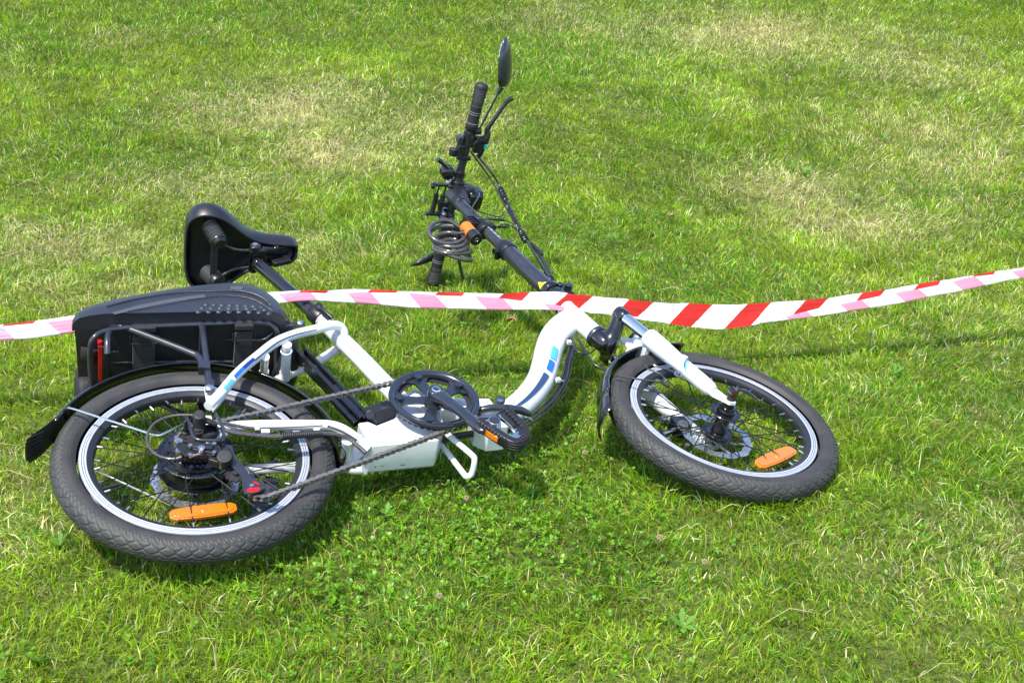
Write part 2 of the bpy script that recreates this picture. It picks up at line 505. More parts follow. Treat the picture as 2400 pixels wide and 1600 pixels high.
ax.cyl((0, 0, -0.071), (0, 0, -0.063), 0.010, n=20)
ax.build('axle', 'dark_steel', FW)
lv = MB()
lv.cyl((0.000, -0.009, 0.079), (0.000, 0.009, 0.079), 0.0085, n=20)
lv.tube([(0.002, 0, 0.080, .0055), (0.016, 0.003, 0.083, .005), (0.032, 0.002, 0.080, .006), (0.048, -0.006, 0.073, .0062), (0.058, -0.012, 0.069, .004)], n=10, squash=.5)
lv.build('release_lever', 'black_gloss', FW, smooth=60)

# ---------------------------------------------------------------- frame
ST = [(0.3115, 0.470, 0), (0.335, 0.380, 0), (0.3620, 0.290, 0), (0.392, 0.185, 0), (0.415, 0.100, 0)]
main_tube = spline([(0.9217, 0.4265, 0.0000, 0.034), (0.8761, 0.3931, 0.0000, 0.034), (0.8410, 0.3534, 0.0000, 0.0335), (0.8119, 0.3046, -0.0000, 0.0325), (0.7851, 0.2493, -0.0000, 0.0315), (0.7554, 0.1962, 0.0000, 0.031), (0.7165, 0.1472, 0.0000, 0.0305), (0.6738, 0.1076, 0.0000, 0.03), (0.6334, 0.0820, 0.0000, 0.0285), (0.6034, 0.0702, 0.0000, 0.027)], 8)
seat_tube = [(0.3131, 0.4624, 0.0000, 0.0175), (0.3209, 0.4354, 0.0000, 0.018), (0.3383, 0.3887, 0.0000, 0.0185), (0.3763, 0.2918, 0.0000, 0.019), (0.4088, 0.2024, 0.0000, 0.0195), (0.4345, 0.1326, 0.0000, 0.0195)]
stay_r = spline([(0.0276, 0.0849, 0.0600, 0.0095), (0.0578, 0.1278, 0.0600, 0.0105), (0.0968, 0.1872, 0.0600, 0.0105), (0.1451, 0.2460, 0.0580, 0.0105), (0.1847, 0.2913, 0.0550, 0.0105), (0.2269, 0.3211, 0.0520, 0.0105), (0.2744, 0.3433, 0.0480, 0.0105), (0.3176, 0.3687, 0.0400, 0.0105), (0.3398, 0.3771, 0.0300, 0.0105), (0.3486, 0.3704, 0.0150, 0.0105), (0.3392, 0.3677, 0.0000, 0.0105)], 8)
stay_l = [(x, y, -z, r) for x, y, z, r in stay_r]
chain_stay_r = spline([(0.0465, 0.0231, 0.0560, 0.009), (0.0785, 0.0268, 0.0560, 0.01), (0.1425, 0.0254, 0.0550, 0.0105), (0.2075, 0.0225, 0.0530, 0.0105), (0.2506, 0.0214, 0.0500, 0.0105), (0.2768, 0.0110, 0.0450, 0.011), (0.3011, -0.0112, 0.0360, 0.012), (0.3200, -0.0242, 0.0240, 0.013)], 8)
fr = MB()
fr.tube(main_tube, n=32, squash=0.92)
fr.tube(seat_tube, n=26)
fr.tube(stay_r, n=16); fr.tube(stay_l, n=16)
fr.tube(chain_stay_r, n=16); fr.tube([(x, y, -z, r) for x, y, z, r in chain_stay_r], n=16)
# bridges between the left and right stays
for p, q, r in (((0.2090, 0.2909, 0.0500), (0.2144, 0.3023, -0.0500), .0105), ((0.1579, 0.2435, 0.0550), (0.1707, 0.3198, -0.0520), .0085)):
    fr.cyl(p, q, r)
def weld(p, q, r):                        # a small bead round a joint: p on the joint, q along the joining tube
    p, q = V(p), V(q); t = (q - p).normalized(); x = t.orthogonal().normalized(); y = t.cross(x)
    fr.tube([(*(p + (x * math.cos(2 * math.pi * k / 40) + y * math.sin(2 * math.pi * k / 40)) * r + t * .0004 * math.sin(k * 2.1)), .0017 + .0004 * math.sin(k * 1.7)) for k in range(40)], n=6, closed=True)
for p, q, r in (((0.2075, 0.2820, 0.0400), (0.2144, 0.3023, -0.0500), .0108), ((0.2162, 0.3133, -0.0400), (0.2090, 0.2909, 0.0500), .0108), ((0.1716, 0.3190, -0.0400), (0.1562, 0.2415, 0.0500), .0088),
                ((0.3422, 0.3720, 0.0060), (0.3468, 0.3635, 0.0200), .0112), ((0.3176, 0.4438, -0.0000), (0.3383, 0.3887, 0.0000), .0186), ((0.3011, -0.0112, 0.0360), (0.3200, -0.0242, 0.0240), .0122), ((0.6034, 0.0702, 0.0000), (0.6334, 0.0820, 0.0000), .0285)): weld(p, q, r)
# head tube
HA, HB = Vector(F(-0.2060, 0.455, 0)), Vector(F(-0.1698, 0.3346, 0))
hd = (HB - HA).normalized()
fr.tube([(*HA, .0235), (*(HA + hd * .004), .0250), (*(HA + hd * .012), .0225), (*(HA + hd * .06), .0235), (*(HB - hd * .012), .0235), (*(HB - hd * .004), .0262), (*HB, .0250)], n=30)
# bottom bracket shell and the chainstay bridge
BB = Vector((0.4705, 0.0790, 0))
fr.cyl(BB + Z3 * -0.036, BB + Z3 * 0.038, 0.0205, n=28)
fr.cyl((0.2797, -0.0174, 0.0450), (0.2913, 0.0105, -0.0400), .012)
fr.bar((0.2769, -0.0060, -0.0300), (0.3222, 0.0180, -0.0100), .03, .005)
# dropouts
for s in (1, -1):
    w0 = 0.0575 * s
    fr.prism([(-0.016, 0.002, w0), (-0.012, -0.016, w0), (0.012, -0.020, w0), (0.045, -0.008, w0), (0.052, 0.006, w0), (0.034, 0.020, w0), (0.030, 0.060, w0), (0.012, 0.062, w0), (-0.010, 0.030, w0)], (0, 0, -0.006 * s))
    fr.prism([(0.0260, 0.1495, 0.0585)[:2] + (w0,), (0.0478, 0.1481, 0.0585)[:2] + (w0,), (0.0651, 0.1198, 0.0585)[:2] + (w0,), (0.0362, 0.0758, 0.0585)[:2] + (w0,), (0.0262, 0.1027, 0.0585)[:2] + (w0,)], (0, 0, -0.006 * s))
# joint plates at the folding hinge
fr.tube([(0.4779, 0.1223, 0.0000, 0.03), (0.5425, 0.1032, 0.0000, 0.029), (0.6034, 0.0702, 0.0000, 0.028)], n=28)
jp = [(0.5710, 0.1065, 0.0310), (0.6041, 0.1041, 0.0310), (0.6096, 0.0780, 0.0310), (0.6289, 0.0303, 0.0310), (0.6173, 0.0106, 0.0310), (0.5799, 0.0082, 0.0310), (0.5567, 0.0291, 0.0310), (0.5536, 0.0639, 0.0310)]
fr.prism(jp, (0, 0, -0.060))
FRAME = fr.build('frame', 'white_paint', bike, smooth=42)

def sub(points, a, b):                       # the stretch of a path between two fractions
    n = len(points) - 1
    return points[int(a * n): int(b * n) + 1]
def decal(path, a, b, a0, a1, m):
    MB().shell(sub(path, a, b), 0, a0, a1, n=4, off=0.0009).build('decal_stripe', m, FRAME, smooth=180)
# stripes on the curved main tube
decal(main_tube, .375, .465, -38, -10, 'blue_light')
decal(main_tube, .480, .555, -38, -10, 'blue_mid')
MB().shell(sub(main_tube, .570, .93), 0, [-36, -30], [-8, -27], n=4, off=0.0009).build('decal_stripe', 'navy', FRAME, smooth=180)
# stripes on the right seat stay
decal(stay_r, .10, .158, 14, 54, 'blue_light')
decal(stay_r, .165, .213, 14, 54, 'blue_mid')
decal(stay_r, .22, .268, 14, 54, 'blue_dark')
MB().shell(sub(stay_r, .27, .60), 0, [40, 50], [62, 58], n=3, off=0.0009).build('decal_stripe', 'navy', FRAME, smooth=180)
def skin(path, a, ang, off=0.0009):          # one point on a tube's skin
    n = len(path) - 1; x = a * n; i = min(int(x), n - 1); f = x - i
    p = Vector(path[i][:3]).lerp(Vector(path[i + 1][:3]), f); r = path[i][3]
    t = (Vector(path[i + 1][:3]) - Vector(path[i][:3])).normalized()
    w = (Z3 - t * Z3.dot(t)).normalized(); b = t.cross(w)
    return p + (w * math.cos(R(ang)) + b * math.sin(R(ang))) * (r + off)
def lettering(path, strokes, m, wdt=0.0012):
    g = MB()
    for st in strokes:
        for (u0, a0), (u1, a1) in zip(st, st[1:]):
            pp = [skin(path, u0 + (u1 - u0) * k / 3, a0 + (a1 - a0) * k / 3) for k in range(4)]
            for p, q in zip(pp, pp[1:]): g.bar(p, q, wdt, 0.0004)
    g.build('lettering', m, FRAME)
# K 7 in pale outline on the seat tube
stp = spline([(0.3209, 0.4354, 0.0000, 0.018), (0.3763, 0.2918, 0.0000, 0.019), (0.4088, 0.2024, 0.0000, 0.0195)], 10)
lettering(stp, [[(.52, 12), (.58, -36)], [(.53, -2), (.60, 14)], [(.54, -6), (.63, -24)], [(.62, 16), (.72, 8)], [(.72, 8), (.70, -30)], [(.64, 12), (.70, 4)]], 'faded_blue')
# worn slanted lettering on the chain stay
lettering(chain_stay_r, [[(.42 + .035 * k, 8), (.435 + .035 * k, 42)] for k in range(9)] + [[(.43 + .07 * k, 40), (.46 + .07 * k, 34)] for k in range(4)], 'faded_blue', 0.0010)

# controller box under the bottom bracket
cb = MB()
box_o = [(0.3245, -0.0285, 0.0360), (0.4625, -0.0225, 0.0360), (0.4837, 0.0154, 0.0360), (0.4903, 0.0834, 0.0360), (0.4791, 0.1295, 0.0360), (0.4465, 0.1461, 0.0360), (0.4124, 0.0961, 0.0360), (0.3898, 0.0512, 0.0360), (0.3474, 0.0318, 0.0360), (0.3329, 0.0450, 0.0360), (0.3127, 0.0426, 0.0360)]
ctr = sum((V(p) for p in box_o), Vector()) / len(box_o)
def shrink(k, w): return [(ctr.x + (p[0] - ctr.x) * k, ctr.y + (p[1] - ctr.y) * k, w) for p in box_o]
cb.loft([shrink(.985, -.036), shrink(1.0, -.033), shrink(1.0, .033), shrink(.985, .036)])
BOX = cb.build('controller_box', 'white_paint', bike, smooth=25, bevel=0.004)
sl = MB(); sl.loft([shrink(1.004, -.0322), shrink(1.004, -.0312)], caps=False)
sl.build('seam', 'black_plastic', BOX)
for p, l_ in (((0.3390, -0.0309, -0.0200), .004), ((0.3507, -0.0282, -0.0200), .002), ((0.3552, -0.0274, -0.0200), .003), ((0.3957, -0.0289, -0.0220), .010), ((0.4039, -0.0304, -0.0080), .002)):
    q = V(p); e0, e1 = V((0.3245, -0.0285, 0.0360)), V((0.4625, -0.0225, 0.0360)); t = (e1 - e0); t.z = 0; t.normalize(); nn = Vector((t.y, -t.x, 0))
    q = Vector((e0.x, e0.y, 0)) + t * (q - e0).dot(t) + Z3 * q.z + nn * .0001
    MB().box(q, t, nn, Z3, l_ / 2, .0003, .0008).build('scuff', 'dark_steel', BOX)
# battery rail between the stays and the box
br = MB()
b0, b1 = V((0.2360, 0.3344, -0.0040)), V((0.3325, 0.0898, -0.0040))
d = (b1 - b0).normalized(); n_ = Vector((-d.y, d.x, 0))
br.bar(b0, b1, .009, .028)
br.bar(b0 + n_ * .020 + d * .01, b1 + n_ * .020, .007, .024)
br.bar(b0 + n_ * .010 + d * .14, b1 + n_ * .010, .020, .016)
br.bar(b0 - n_ * .012 + d * .17, b1 - n_ * .012, .012, .012)
br.build('battery_rail', 'black_gloss', bike, bevel=0.001)
bc = MB()
bc.prism([(0.3398, 0.0826, 0.0280), (0.3514, 0.0466, 0.0280), (0.3950, 0.0620, 0.0280), (0.4053, 0.0997, 0.0280), (0.3819, 0.0945, 0.0280), (0.3616, 0.0864, 0.0280)], (0, 0, -.05))
bc.cyl((0.3439, 0.0704, 0.0310), (0.3624, 0.1319, -0.0200), .010)
bc.build('battery_holder', 'black_plastic', bike, bevel=0.0015)
# hinge lever of the folding joint
hl = MB()
hl.tube([(0.5617, 0.0424, 0.0400, 0.005), (0.5640, 0.0437, 0.0500, 0.008), (0.5845, 0.0441, 0.0540, 0.009), (0.6230, 0.0425, 0.0530, 0.009), (0.6503, 0.0385, 0.0500, 0.0085), (0.6667, 0.0336, 0.0440, 0.0065), (0.6713, 0.0285, 0.0410, 0.003)], n=14, squash=1.5)
hl.cyl((0.6179, 0.0673, 0.0300), (0.6107, 0.0613, 0.0600), .006)
hl.cyl((0.6150, 0.0710, 0.0520), (0.6085, 0.0564, 0.0640), .011)
HL = hl.build('hinge_lever', 'black_satin', bike, smooth=60)
MB().bolt((0.6079, 0.0551, 0.0650), r=.0065, h=.002).build('bolt', 'chrome', HL)
# white bent guard bar below the bottom bracket
gb = MB()
gb.tube(spline([(0.4865, 0.0238, 0.0200, 0.006), (0.4950, 0.0017, 0.0200, 0.006), (0.5229, -0.0532, 0.0200, 0.006), (0.5268, -0.0669, 0.0160, 0.006), (0.5244, -0.0730, -0.0120, 0.006), (0.5150, -0.0732, -0.0200, 0.006), (0.5098, -0.0600, -0.0200, 0.006), (0.4913, 0.0121, -0.0200, 0.006), (0.4847, 0.0287, -0.0200, 0.006)], 8), n=12)
gb.build('guard_bar', 'white_paint', bike)
ks = MB()
ks.bar((0.1504, 0.0193, -0.0750), (0.1112, -0.0645, -0.0780), .030, .006); ks.bar((0.1112, -0.0645, -0.0780), (0.1098, -0.1109, -0.0780), .028, .006)
ks.bar((0.1049, 0.0237, -0.0660), (0.1670, 0.0519, -0.0660), .020, .010)
ks.build('kickstand', 'black_satin', bike, bevel=0.001)
# small white tab behind the pedal
tb = MB(); tb.bar((0.5874, 0.0678, -0.0200), (0.5785, 0.0241, -0.0300), .022, .02)
tb.build('frame_tab', 'white_paint', bike, bevel=.003)

# ---------------------------------------------------------------- seat post and saddle
SP0, SP1 = V((0.2069, 0.6758, 0.0000)), V((0.3136, 0.4540, 0.0000))
spost = MB()
spost.tube([(*SP0, .0150), (*SP0.lerp(SP1, .25), .0150), (*SP1, .0150)], n=24)
spost.build('seat_post', 'black_gloss', bike)
ps = MB().cyl(SP0.lerp(SP1, .62), SP0.lerp(SP1, 1.0), .0162, n=24)
ps.build('post_sleeve', 'black_satin', bike)
sc = MB()
d = (SP1 - SP0).normalized()
sc.tube([(*(SP1 - d * .030), .0200), (*(SP1 - d * .026), .0215), (*(SP1 + d * .004), .0215), (*(SP1 + d * .006), .0200)], n=28)
sc.cyl((0.3043, 0.4745, 0.0140), (0.3252, 0.4215, 0.0200), .0055)
sc.cyl((0.3145, 0.4868, 0.0100), (0.3077, 0.4577, 0.0300), .0095)
sc.tube([(0.3097, 0.4572, 0.0280, 0.005), (0.3195, 0.4322, 0.0300, 0.0045), (0.3304, 0.4205, 0.0240, 0.0055)], n=10)
SC = sc.build('seat_clamp', 'black_plastic', bike, smooth=50)
MB().bolt((0.3074, 0.4563, 0.0310), r=.0045, h=.001).build('bolt', 'chrome', SC)

saddle = empty('saddle', bike)
# saddle shell: (x, half width, height of the rim, crown height)
stn = [(0.042, .046, .752, .776), (0.046, .084, .744, .788), (0.058, .106, .737, .798), (0.082, .118, .731, .803), (0.110, .117, .728, .801), (0.136, .102, .727, .795), (0.160, .078, .727, .789), (0.184, .055, .727, .785), (0.212, .041, .727, .783), (0.245, .0345, .727, .783), (0.275, .0325, .727, .782), (0.295, .029, .730, .779), (0.305, .020, .738, .773), (0.309, .009, .746, .764)]
secs = []
for x, hw, y0, y1 in stn:
    row = []
    for k in range(33):
        a = R(-128 + 256 * k / 32)
        ca_1 = math.cos(a); s_ = math.copysign(abs(math.sin(a)) ** .8, math.sin(a))
        ym = y0 + .30 * (y1 - y0)
        y = ym + (y1 - ym) * ca_1 ** .7 if ca_1 >= 0 else ym - (ym - y0 + .008) * min(1, (-ca_1 / .616)) ** .9
        w = hw * s_
        if ca_1 < 0: w = math.copysign(hw * (1 - .10 * (-ca_1 / .616) ** 1.5), s_)
        dip = -.006 * math.exp(-(w / .014) ** 2) if x < .2 and ca_1 > 0 else 0
        row.append((x, y + dip, w))
    secs.append(row)
sh = MB(); sh.loft(secs, closed=False, caps=False)
i0 = len(sh.v) - 33; sh.face([i0 + k for k in range(33)])
sh.face([k for k in range(33)][::-1])
sh.build('saddle_cover', 'saddle_vinyl', saddle, smooth=75, solid=0.007, subsurf=1)
ub = MB()
und = []
for x, hw, y0, y1 in stn[1:-1]:
    und.append([(x, y0 + .014 + .016 * (1 - (k / 4 - 1) ** 2), hw * .90 * (k / 4 - 1)) for k in range(9)])
ub.loft(und, closed=False, caps=False)
ub.build('saddle_base', 'black_plastic', saddle, smooth=60, solid=0.003)
for w0 in (.060, -.060):
    p, q = V((0.098, .748, w0 * 1.08)), V((0.114, .690, w0 * .9))
    s = MB(); dd = (q - p)
    prof = []
    for k in range(25):
        t = k / 24; prof.append((*(p + dd * t), .0182 + .0032 * math.sin(k * math.pi / 2 + .5)))
    s.tube(prof, n=20)
    sp = s.build('spring', 'spring_rubber', saddle, smooth=80)
    MB().tube([(*(q - dd * .1), .0185), (*q, .0175), (*(q + dd * .10), .012)], n=20).build('spring_cap', 'black_plastic', sp)
rl = MB()
for w0 in (.022, -.022):
    rl.tube(spline([(0.112, .700, w0 * 2.4, .0035), (0.150, .702, w0 * 1.3, .0035), (0.200, .708, w0, .0035), (0.250, .722, w0 * .8, .0035), (0.290, .752, w0 * .4, .0035)], 6), n=10)
rl.bar((0.105, .699, -.06), (0.105, .699, .06), .016, .004, up=(0, 1, 0))
rl.build('saddle_rails', 'dark_steel', saddle)
cl = MB()
cl.box((0.205, .706, 0), (1, .1, 0), (0, 1, 0), Z3, .020, .011, .028)
cl.cyl((0.198, .702, -.034), (0.198, .702, .036), .0095)
cl.cyl((0.198, .702, .030), (0.198, .702, .040), .013)
cl.bar((0.215, .706, .026), (0.250, .716, .020), .012, .010)
cl.cyl((0.250, .716, .012), (0.250, .716, .028), .0065)
cl.tube([(*SP0, .016), (*(SP0 - (SP1 - SP0).normalized() * .014), .014)], n=20)
CL = cl.build('saddle_clamp', 'black_gloss', saddle, bevel=.002)
MB().bolt((0.198, .702, .041), r=.0065, h=.002).build('bolt', 'steel', CL)
hp = MB(); hp.prism([(0.225, .735, -.018), (0.285, .735, -.014), (0.285, .700, -.012), (0.245, .690, -.016)], (0, 0, .012))
hp.build('saddle_bag_mount', 'black_plastic', saddle, bevel=.002)

# ---------------------------------------------------------------- drivetrain
CW = 0.066
crc = Vector((0.4700, 0.0655, 0)) 
crc = Vector((0.4705, 0.0660, CW))
cr = MB()
cr.lathe([(0.0925, -.001), (0.0932, .002), (0.0918, .0058), (0.0885, .0068), (0.0830, .0060), (0.0812, .0035), (0.0795, .0035), (0.0780, .0055), (0.0762, .0050), (0.0755, -.001)], c=crc, n=110, closed=True)
RG = None
for k in range(5):
    a = R(90 + 72 * k + 14)
    e, t = Vector((math.cos(a), math.sin(a), 0)), Vector((-math.sin(a), math.cos(a), 0))
    cr.prism([crc + e * .012 + t * .012, crc + e * .035 + t * .010, crc + e * .060 + t * .013, crc + e * .074 + t * .030, crc + e * .082 + t * .026, crc + e * .083, crc + e * .082 - t * .026, crc + e * .074 - t * .030, crc + e * .060 - t * .013, crc + e * .035 - t * .010, crc + e * .012 - t * .012], (0, 0, -.004))
    cr.cyl(crc + e * .072 - Z3 * .004, crc + e * .072 + Z3 * .008, .0085)
cr.cyl(crc - Z3 * .012, crc + Z3 * .004, .020)
CR = cr.build('chainring_guard', 'guard_plastic', bike, smooth=50)
ring = MB()
teeth = 42; out = []; inn = []
for k in range(teeth * 4):
    a = 2 * math.pi * k / (teeth * 4)
    r1 = 0.0865 + (0.0030 if k % 4 == 0 else -0.0012 if k % 4 == 2 else .0012)
    out.append((crc.x + r1 * math.cos(a), crc.y + r1 * math.sin(a), CW - .007)); inn.append((crc.x + .068 * math.cos(a), crc.y + .068 * math.sin(a), CW - .007))
N = len(out); i0 = len(ring.v)
for lst, dz in ((out, 0), (inn, 0), (out, -.0022), (inn, -.0022)):
    for p in lst: ring.v.append(Vector((p[0], p[1], p[2] + dz)))
for k in range(N):
    k2 = (k + 1) % N
    ring.face((i0 + k, i0 + k2, i0 + N + k2, i0 + N + k)); ring.face((i0 + 2 * N + k, i0 + 3 * N + k, i0 + 3 * N + k2, i0 + 2 * N + k2))
    ring.face((i0 + k, i0 + 2 * N + k, i0 + 2 * N + k2, i0 + k2)); ring.face((i0 + N + k, i0 + N + k2, i0 + 3 * N + k2, i0 + 3 * N + k))
ring.build('chainring', 'dark_steel', bike, smooth=30)
ca = MB()
P0 = crc + Z3 * .016; P1 = V((0.5256, -0.0707, 0.1000))
dd = P1 - P0; sid = Vector((-dd.y, dd.x, 0)).normalized()
secs = []
for t, hw, hh, lift in ((-.02, .010, .008, 0), (.0, .0165, .0105, 0), (.10, .0165, .0105, .000), (.28, .0125, .0085, .003), (.6, .0115, .0080, .003), (.92, .0125, .0080, 0), (1.04, .0125, .0075, 0), (1.09, .008, .006, 0)):
    c = P0 + dd * t + Z3 * lift
    secs.append([c + sid * (hw * x) + Z3 * (hh * y) for x, y in ((-1, -.5), (-.6, -1), (.6, -1), (1, -.5), (1, .5), (.6, 1), (-.6, 1), (-1, .5))])
ca.loft(secs)
ca.cyl(crc, crc + Z3 * .027, .0165, n=28)
CA = ca.build('crank_arm', 'guard_plastic', bike, smooth=60, bevel=.002)
MB().lathe([(.0095, .0275), (.0085, .0290), (.0060, .0288), (.0055, .0250), (.0001, .0250)], c=crc, n=24).build('crank_bolt', 'chrome', CA)
# the opposite arm, resting in the grass
ol = MB(); q0 = Vector((crc.x, crc.y, -.060)); q1 = q0 - Vector((dd.x, dd.y, 0)) * 1.05 - Z3 * .010
ol.bar(q0, q1, .022, .014); ol.cyl(q0, q0 + Z3 * .03, .015)
ol.build('crank_arm', 'black_satin', bike, bevel=.003)
# folded pedal: a flat loop lying beside the crank
PW = .112
ped = MB()
pc = [(0.5144, -0.0663, 0.1120), (0.5326, -0.0573, 0.1120), (0.5510, -0.0718, 0.1120), (0.5620, -0.0934, 0.1120)]
loop = spline([(0.5231, -0.0549, 0.1000), (0.5417, -0.0811, 0.1000), (0.5624, -0.1109, 0.1000), (0.5776, -0.1236, 0.1000), (0.5948, -0.1188, 0.1000), (0.6071, -0.0994, 0.1000), (0.6065, -0.0761, 0.1000), (0.5975, -0.0477, 0.1000), (0.5872, -0.0202, 0.1000)], 7)
secs = []
for i, p in enumerate(loop):
    p = V(p); t = (V(loop[min(i + 1, len(loop) - 1)]) - V(loop[max(i - 1, 0)])).normalized(); nn = Vector((-t.y, t.x, 0)).normalized()
    hw_, hz_ = .0078, .0125
    secs.append([p + nn * (hw_ * x) + Z3 * (hz_ * y) for x, y in ((-1, -.8), (-.8, -1), (.8, -1), (1, -.8), (1, .8), (.8, 1), (-.8, 1), (-1, .8))])
ped.loft(secs)
ped.bar((0.5802, -0.0260, 0.1040), (0.5917, -0.0758, 0.1040), .007, .010)
ped.bar((0.5266, -0.0502, 0.0980), (0.5574, -0.0526, 0.0980), .014, .016)
ped.bar((0.5595, -0.0479, 0.0940), (0.5897, -0.0183, 0.0940), .012, .012)
PED = ped.build('pedal', 'black_plastic', bike, smooth=40, bevel=.0012)
for dz in (-.006, 0, .006):
    gr_ = MB()
    gr_.tube([(*(V(p) + (V(p) - V((0.5806, -0.0856, 0.1000))).normalized() * Vector((1, 1, 0)).length * .0057 + Z3 * dz), .0009) for p in loop[16:33]], n=6)
    gr_.build('side_rib', 'dusty_rubber', PED)
pi = MB()
inner = [(0.5428, -0.0757, 0.1030), (0.5600, -0.1054, 0.1030), (0.5773, -0.1170, 0.1030), (0.5990, -0.1036, 0.1030), (0.6044, -0.0808, 0.1030), (0.5933, -0.0537, 0.1030), (0.5796, -0.0287, 0.1030), (0.5703, -0.0360, 0.1030), (0.5852, -0.0688, 0.1030), (0.5900, -0.0874, 0.1030), (0.5818, -0.0970, 0.1030), (0.5697, -0.0909, 0.1030), (0.5560, -0.0665, 0.1030)]
pi.prism(inner, (0, 0, -.008))
pi.build('pedal_plate', 'chrome', PED, bevel=.001)
# studs along the loop
for a, b, n in (((0.5230, -0.0664, 0.1126), (0.5597, -0.1181, 0.1126), 9), ((0.5793, -0.1273, 0.1126), (0.5987, -0.1125, 0.1126), 4), ((0.6023, -0.0845, 0.1126), (0.5845, -0.0303, 0.1126), 7)):
    pg = MB(); a, b = V(a), V(b); t = (b - a).normalized(); nn = Vector((-t.y, t.x, 0))
    for k in range(n):
        c = a.lerp(b, k / (n - 1)); pg.box(c, nn, t, Z3, .0048, .0009, .0012)
    pg.build('tread_strip', 'dusty_rubber', PED)
rf = MB(); e0, e1 = V((0.5205, -0.0857, 0.1000)), V((0.5426, -0.1280, 0.1000))
t = (e1 - e0).normalized(); nn = Vector((t.y, -t.x, 0))
c = (e0 + e1) / 2
pc0, pc1 = V((0.5254, -0.1005, 0.1120)), V((0.5435, -0.1323, 0.1120)); pm = (pc0 + pc1) / 2
wall = (pm - V((0.5084, -0.0787, 0.1120)))
e0, e1 = V((0.5084, -0.0787, 0.1120)), V((0.5435, -0.1323, 0.1120)); t = (e1 - e0).normalized(); nn = Vector((t.y, -t.x, 0))
e0, e1 = V((0.5245, -0.0564, 0.1000)), V((0.5624, -0.1109, 0.1000)); t = (e1 - e0).normalized(); nn = Vector((t.y, -t.x, 0)); c = e0.lerp(e1, .50) + nn * .0082
rf.box(c, t, nn, Z3, .022, .0022, .0062)
rf.build('pedal_reflector', 'orange_plastic', PED, bevel=.0006)
pr = MB(); pr.box(c - nn * .0004, t, nn, Z3, .026, .0018, .0092); pr.build('reflector_housing', 'black_plastic', PED, bevel=.0006)
pa = MB(); c0 = V((0.5501, -0.0691, 0.1120))
pa.cyl(c0 - Z3 * .022, c0 + Z3 * .000, .0150, n=28); pa.cyl(c0, c0 + Z3 * .006, .0125, n=28)
pa.box(c0 - Z3 * .012 + Vector((-.013, .002, 0)), X3, Y3, Z3, .007, .012, .009)
PA = pa.build('pedal_hub', 'chrome', PED, smooth=35, bevel=.001)
MB().cyl(c0 + Z3 * .0055, c0 + Z3 * .0068, .0105, n=28).build('hub_cap', 'black_satin', PED)
# left pedal, pressed into the turf under the bicycle
lp = MB(); lp.box(q1 - Z3 * .008, sid, dd, Z3, .040, .030, .007)
lp.build('pedal', 'black_plastic', bike, bevel=.004)

# chain
def chain(path, name='chain'):
    P = [V(p) for p in path]
    seg = [0]
    for a, b in zip(P, P[1:]): seg.append(seg[-1] + (b - a).length)
    total = seg[-1]; n = int(total / 0.0127)
    def at(s):
        for i in range(len(P) - 1):
            if s <= seg[i + 1] or i == len(P) - 2:
                return P[i].lerp(P[i + 1], (s - seg[i]) / max(1e-9, seg[i + 1] - seg[i]))
    m = MB()
    for k in range(n):
        a, b = at(k * 0.0127), at((k + 1) * 0.0127)
        t = (b - a).normalized(); nn = t.cross(Z3).normalized(); z = nn.cross(t)
        wo = .0040 if k % 2 else .0029
        rp_ = .0046 if k % 2 else .0037
        for sgn in (1, -1):
            o = []
            for j in range(7): ang = math.pi / 2 + math.pi * j / 6; o.append(a + t * (rp_ * math.cos(ang)) + nn * (rp_ * math.sin(ang)))
            o.append(a.lerp(b, .5) - nn * .0026)
            for j in range(7): ang = -math.pi / 2 + math.pi * j / 6; o.append(b + t * (rp_ * math.cos(ang)) + nn * (rp_ * math.sin(ang)))
            o.append(a.lerp(b, .5) + nn * .0026)
            m.prism([p + z * (wo * sgn) for p in o], z * (.0009 * sgn))
        m.cyl(a - z * .0054, a + z * .0054, .0018, n=8); m.cyl(a - z * .0026, a + z * .0026, .0038, n=10)
    return m.build(name, 'chain_steel', bike, smooth=40)
zc = CW - .008
def arc(c, r, a0, a1, z, n=16): return [(c[0] + r * math.cos(R(a0 + (a1 - a0) * k / n)), c[1] + r * math.sin(R(a0 + (a1 - a0) * k / n)), z) for k in range(n + 1)]
tens = V((0.0955, -0.1473, 0.0500)); gd = V((0.0569, -0.1045, 0.0520))
chain(arc((0, 0), .0385, 200, 100, .046, 12) + arc(crc, .0865, 100, -82, zc, 30) + [tuple(tens + Vector((.010, -.020, 0)))] + arc(tens, .021, -70, -190, .050, 8) + [tuple(gd + Vector((.022, -.004, 0)))] + arc(gd, .021, 0, 60, .050, 5))

# derailleur
dr = empty('derailleur', bike)
cage = MB()
cage.prism([(0.0408, -0.0269, 0.0600), (0.0584, -0.0357, 0.0600), (0.0609, -0.0672, 0.0600), (0.0729, -0.0942, 0.0600), (0.0804, -0.1193, 0.0600), (0.0848, -0.1323, 0.0600), (0.0973, -0.1404, 0.0600), (0.1029, -0.1545, 0.0600), (0.0911, -0.1645, 0.0600), (0.0772, -0.1676, 0.0600), (0.0640, -0.1662, 0.0600), (0.0635, -0.1460, 0.0600), (0.0647, -0.1235, 0.0600), (0.0592, -0.1068, 0.0600), (0.0491, -0.0896, 0.0600), (0.0372, -0.0744, 0.0600)], (0, 0, .0022))
cage.prism([(0.0582, -0.0169, 0.0440), (0.0688, -0.0590, 0.0440), (0.0873, -0.0961, 0.0440), (0.1055, -0.1326, 0.0440), (0.0887, -0.1445, 0.0440), (0.0681, -0.1401, 0.0440), (0.0616, -0.0936, 0.0440), (0.0383, -0.0561, 0.0440)], (0, 0, -.002))
cage.build('cage', 'black_satin', dr, bevel=.0006)
rr = MB()
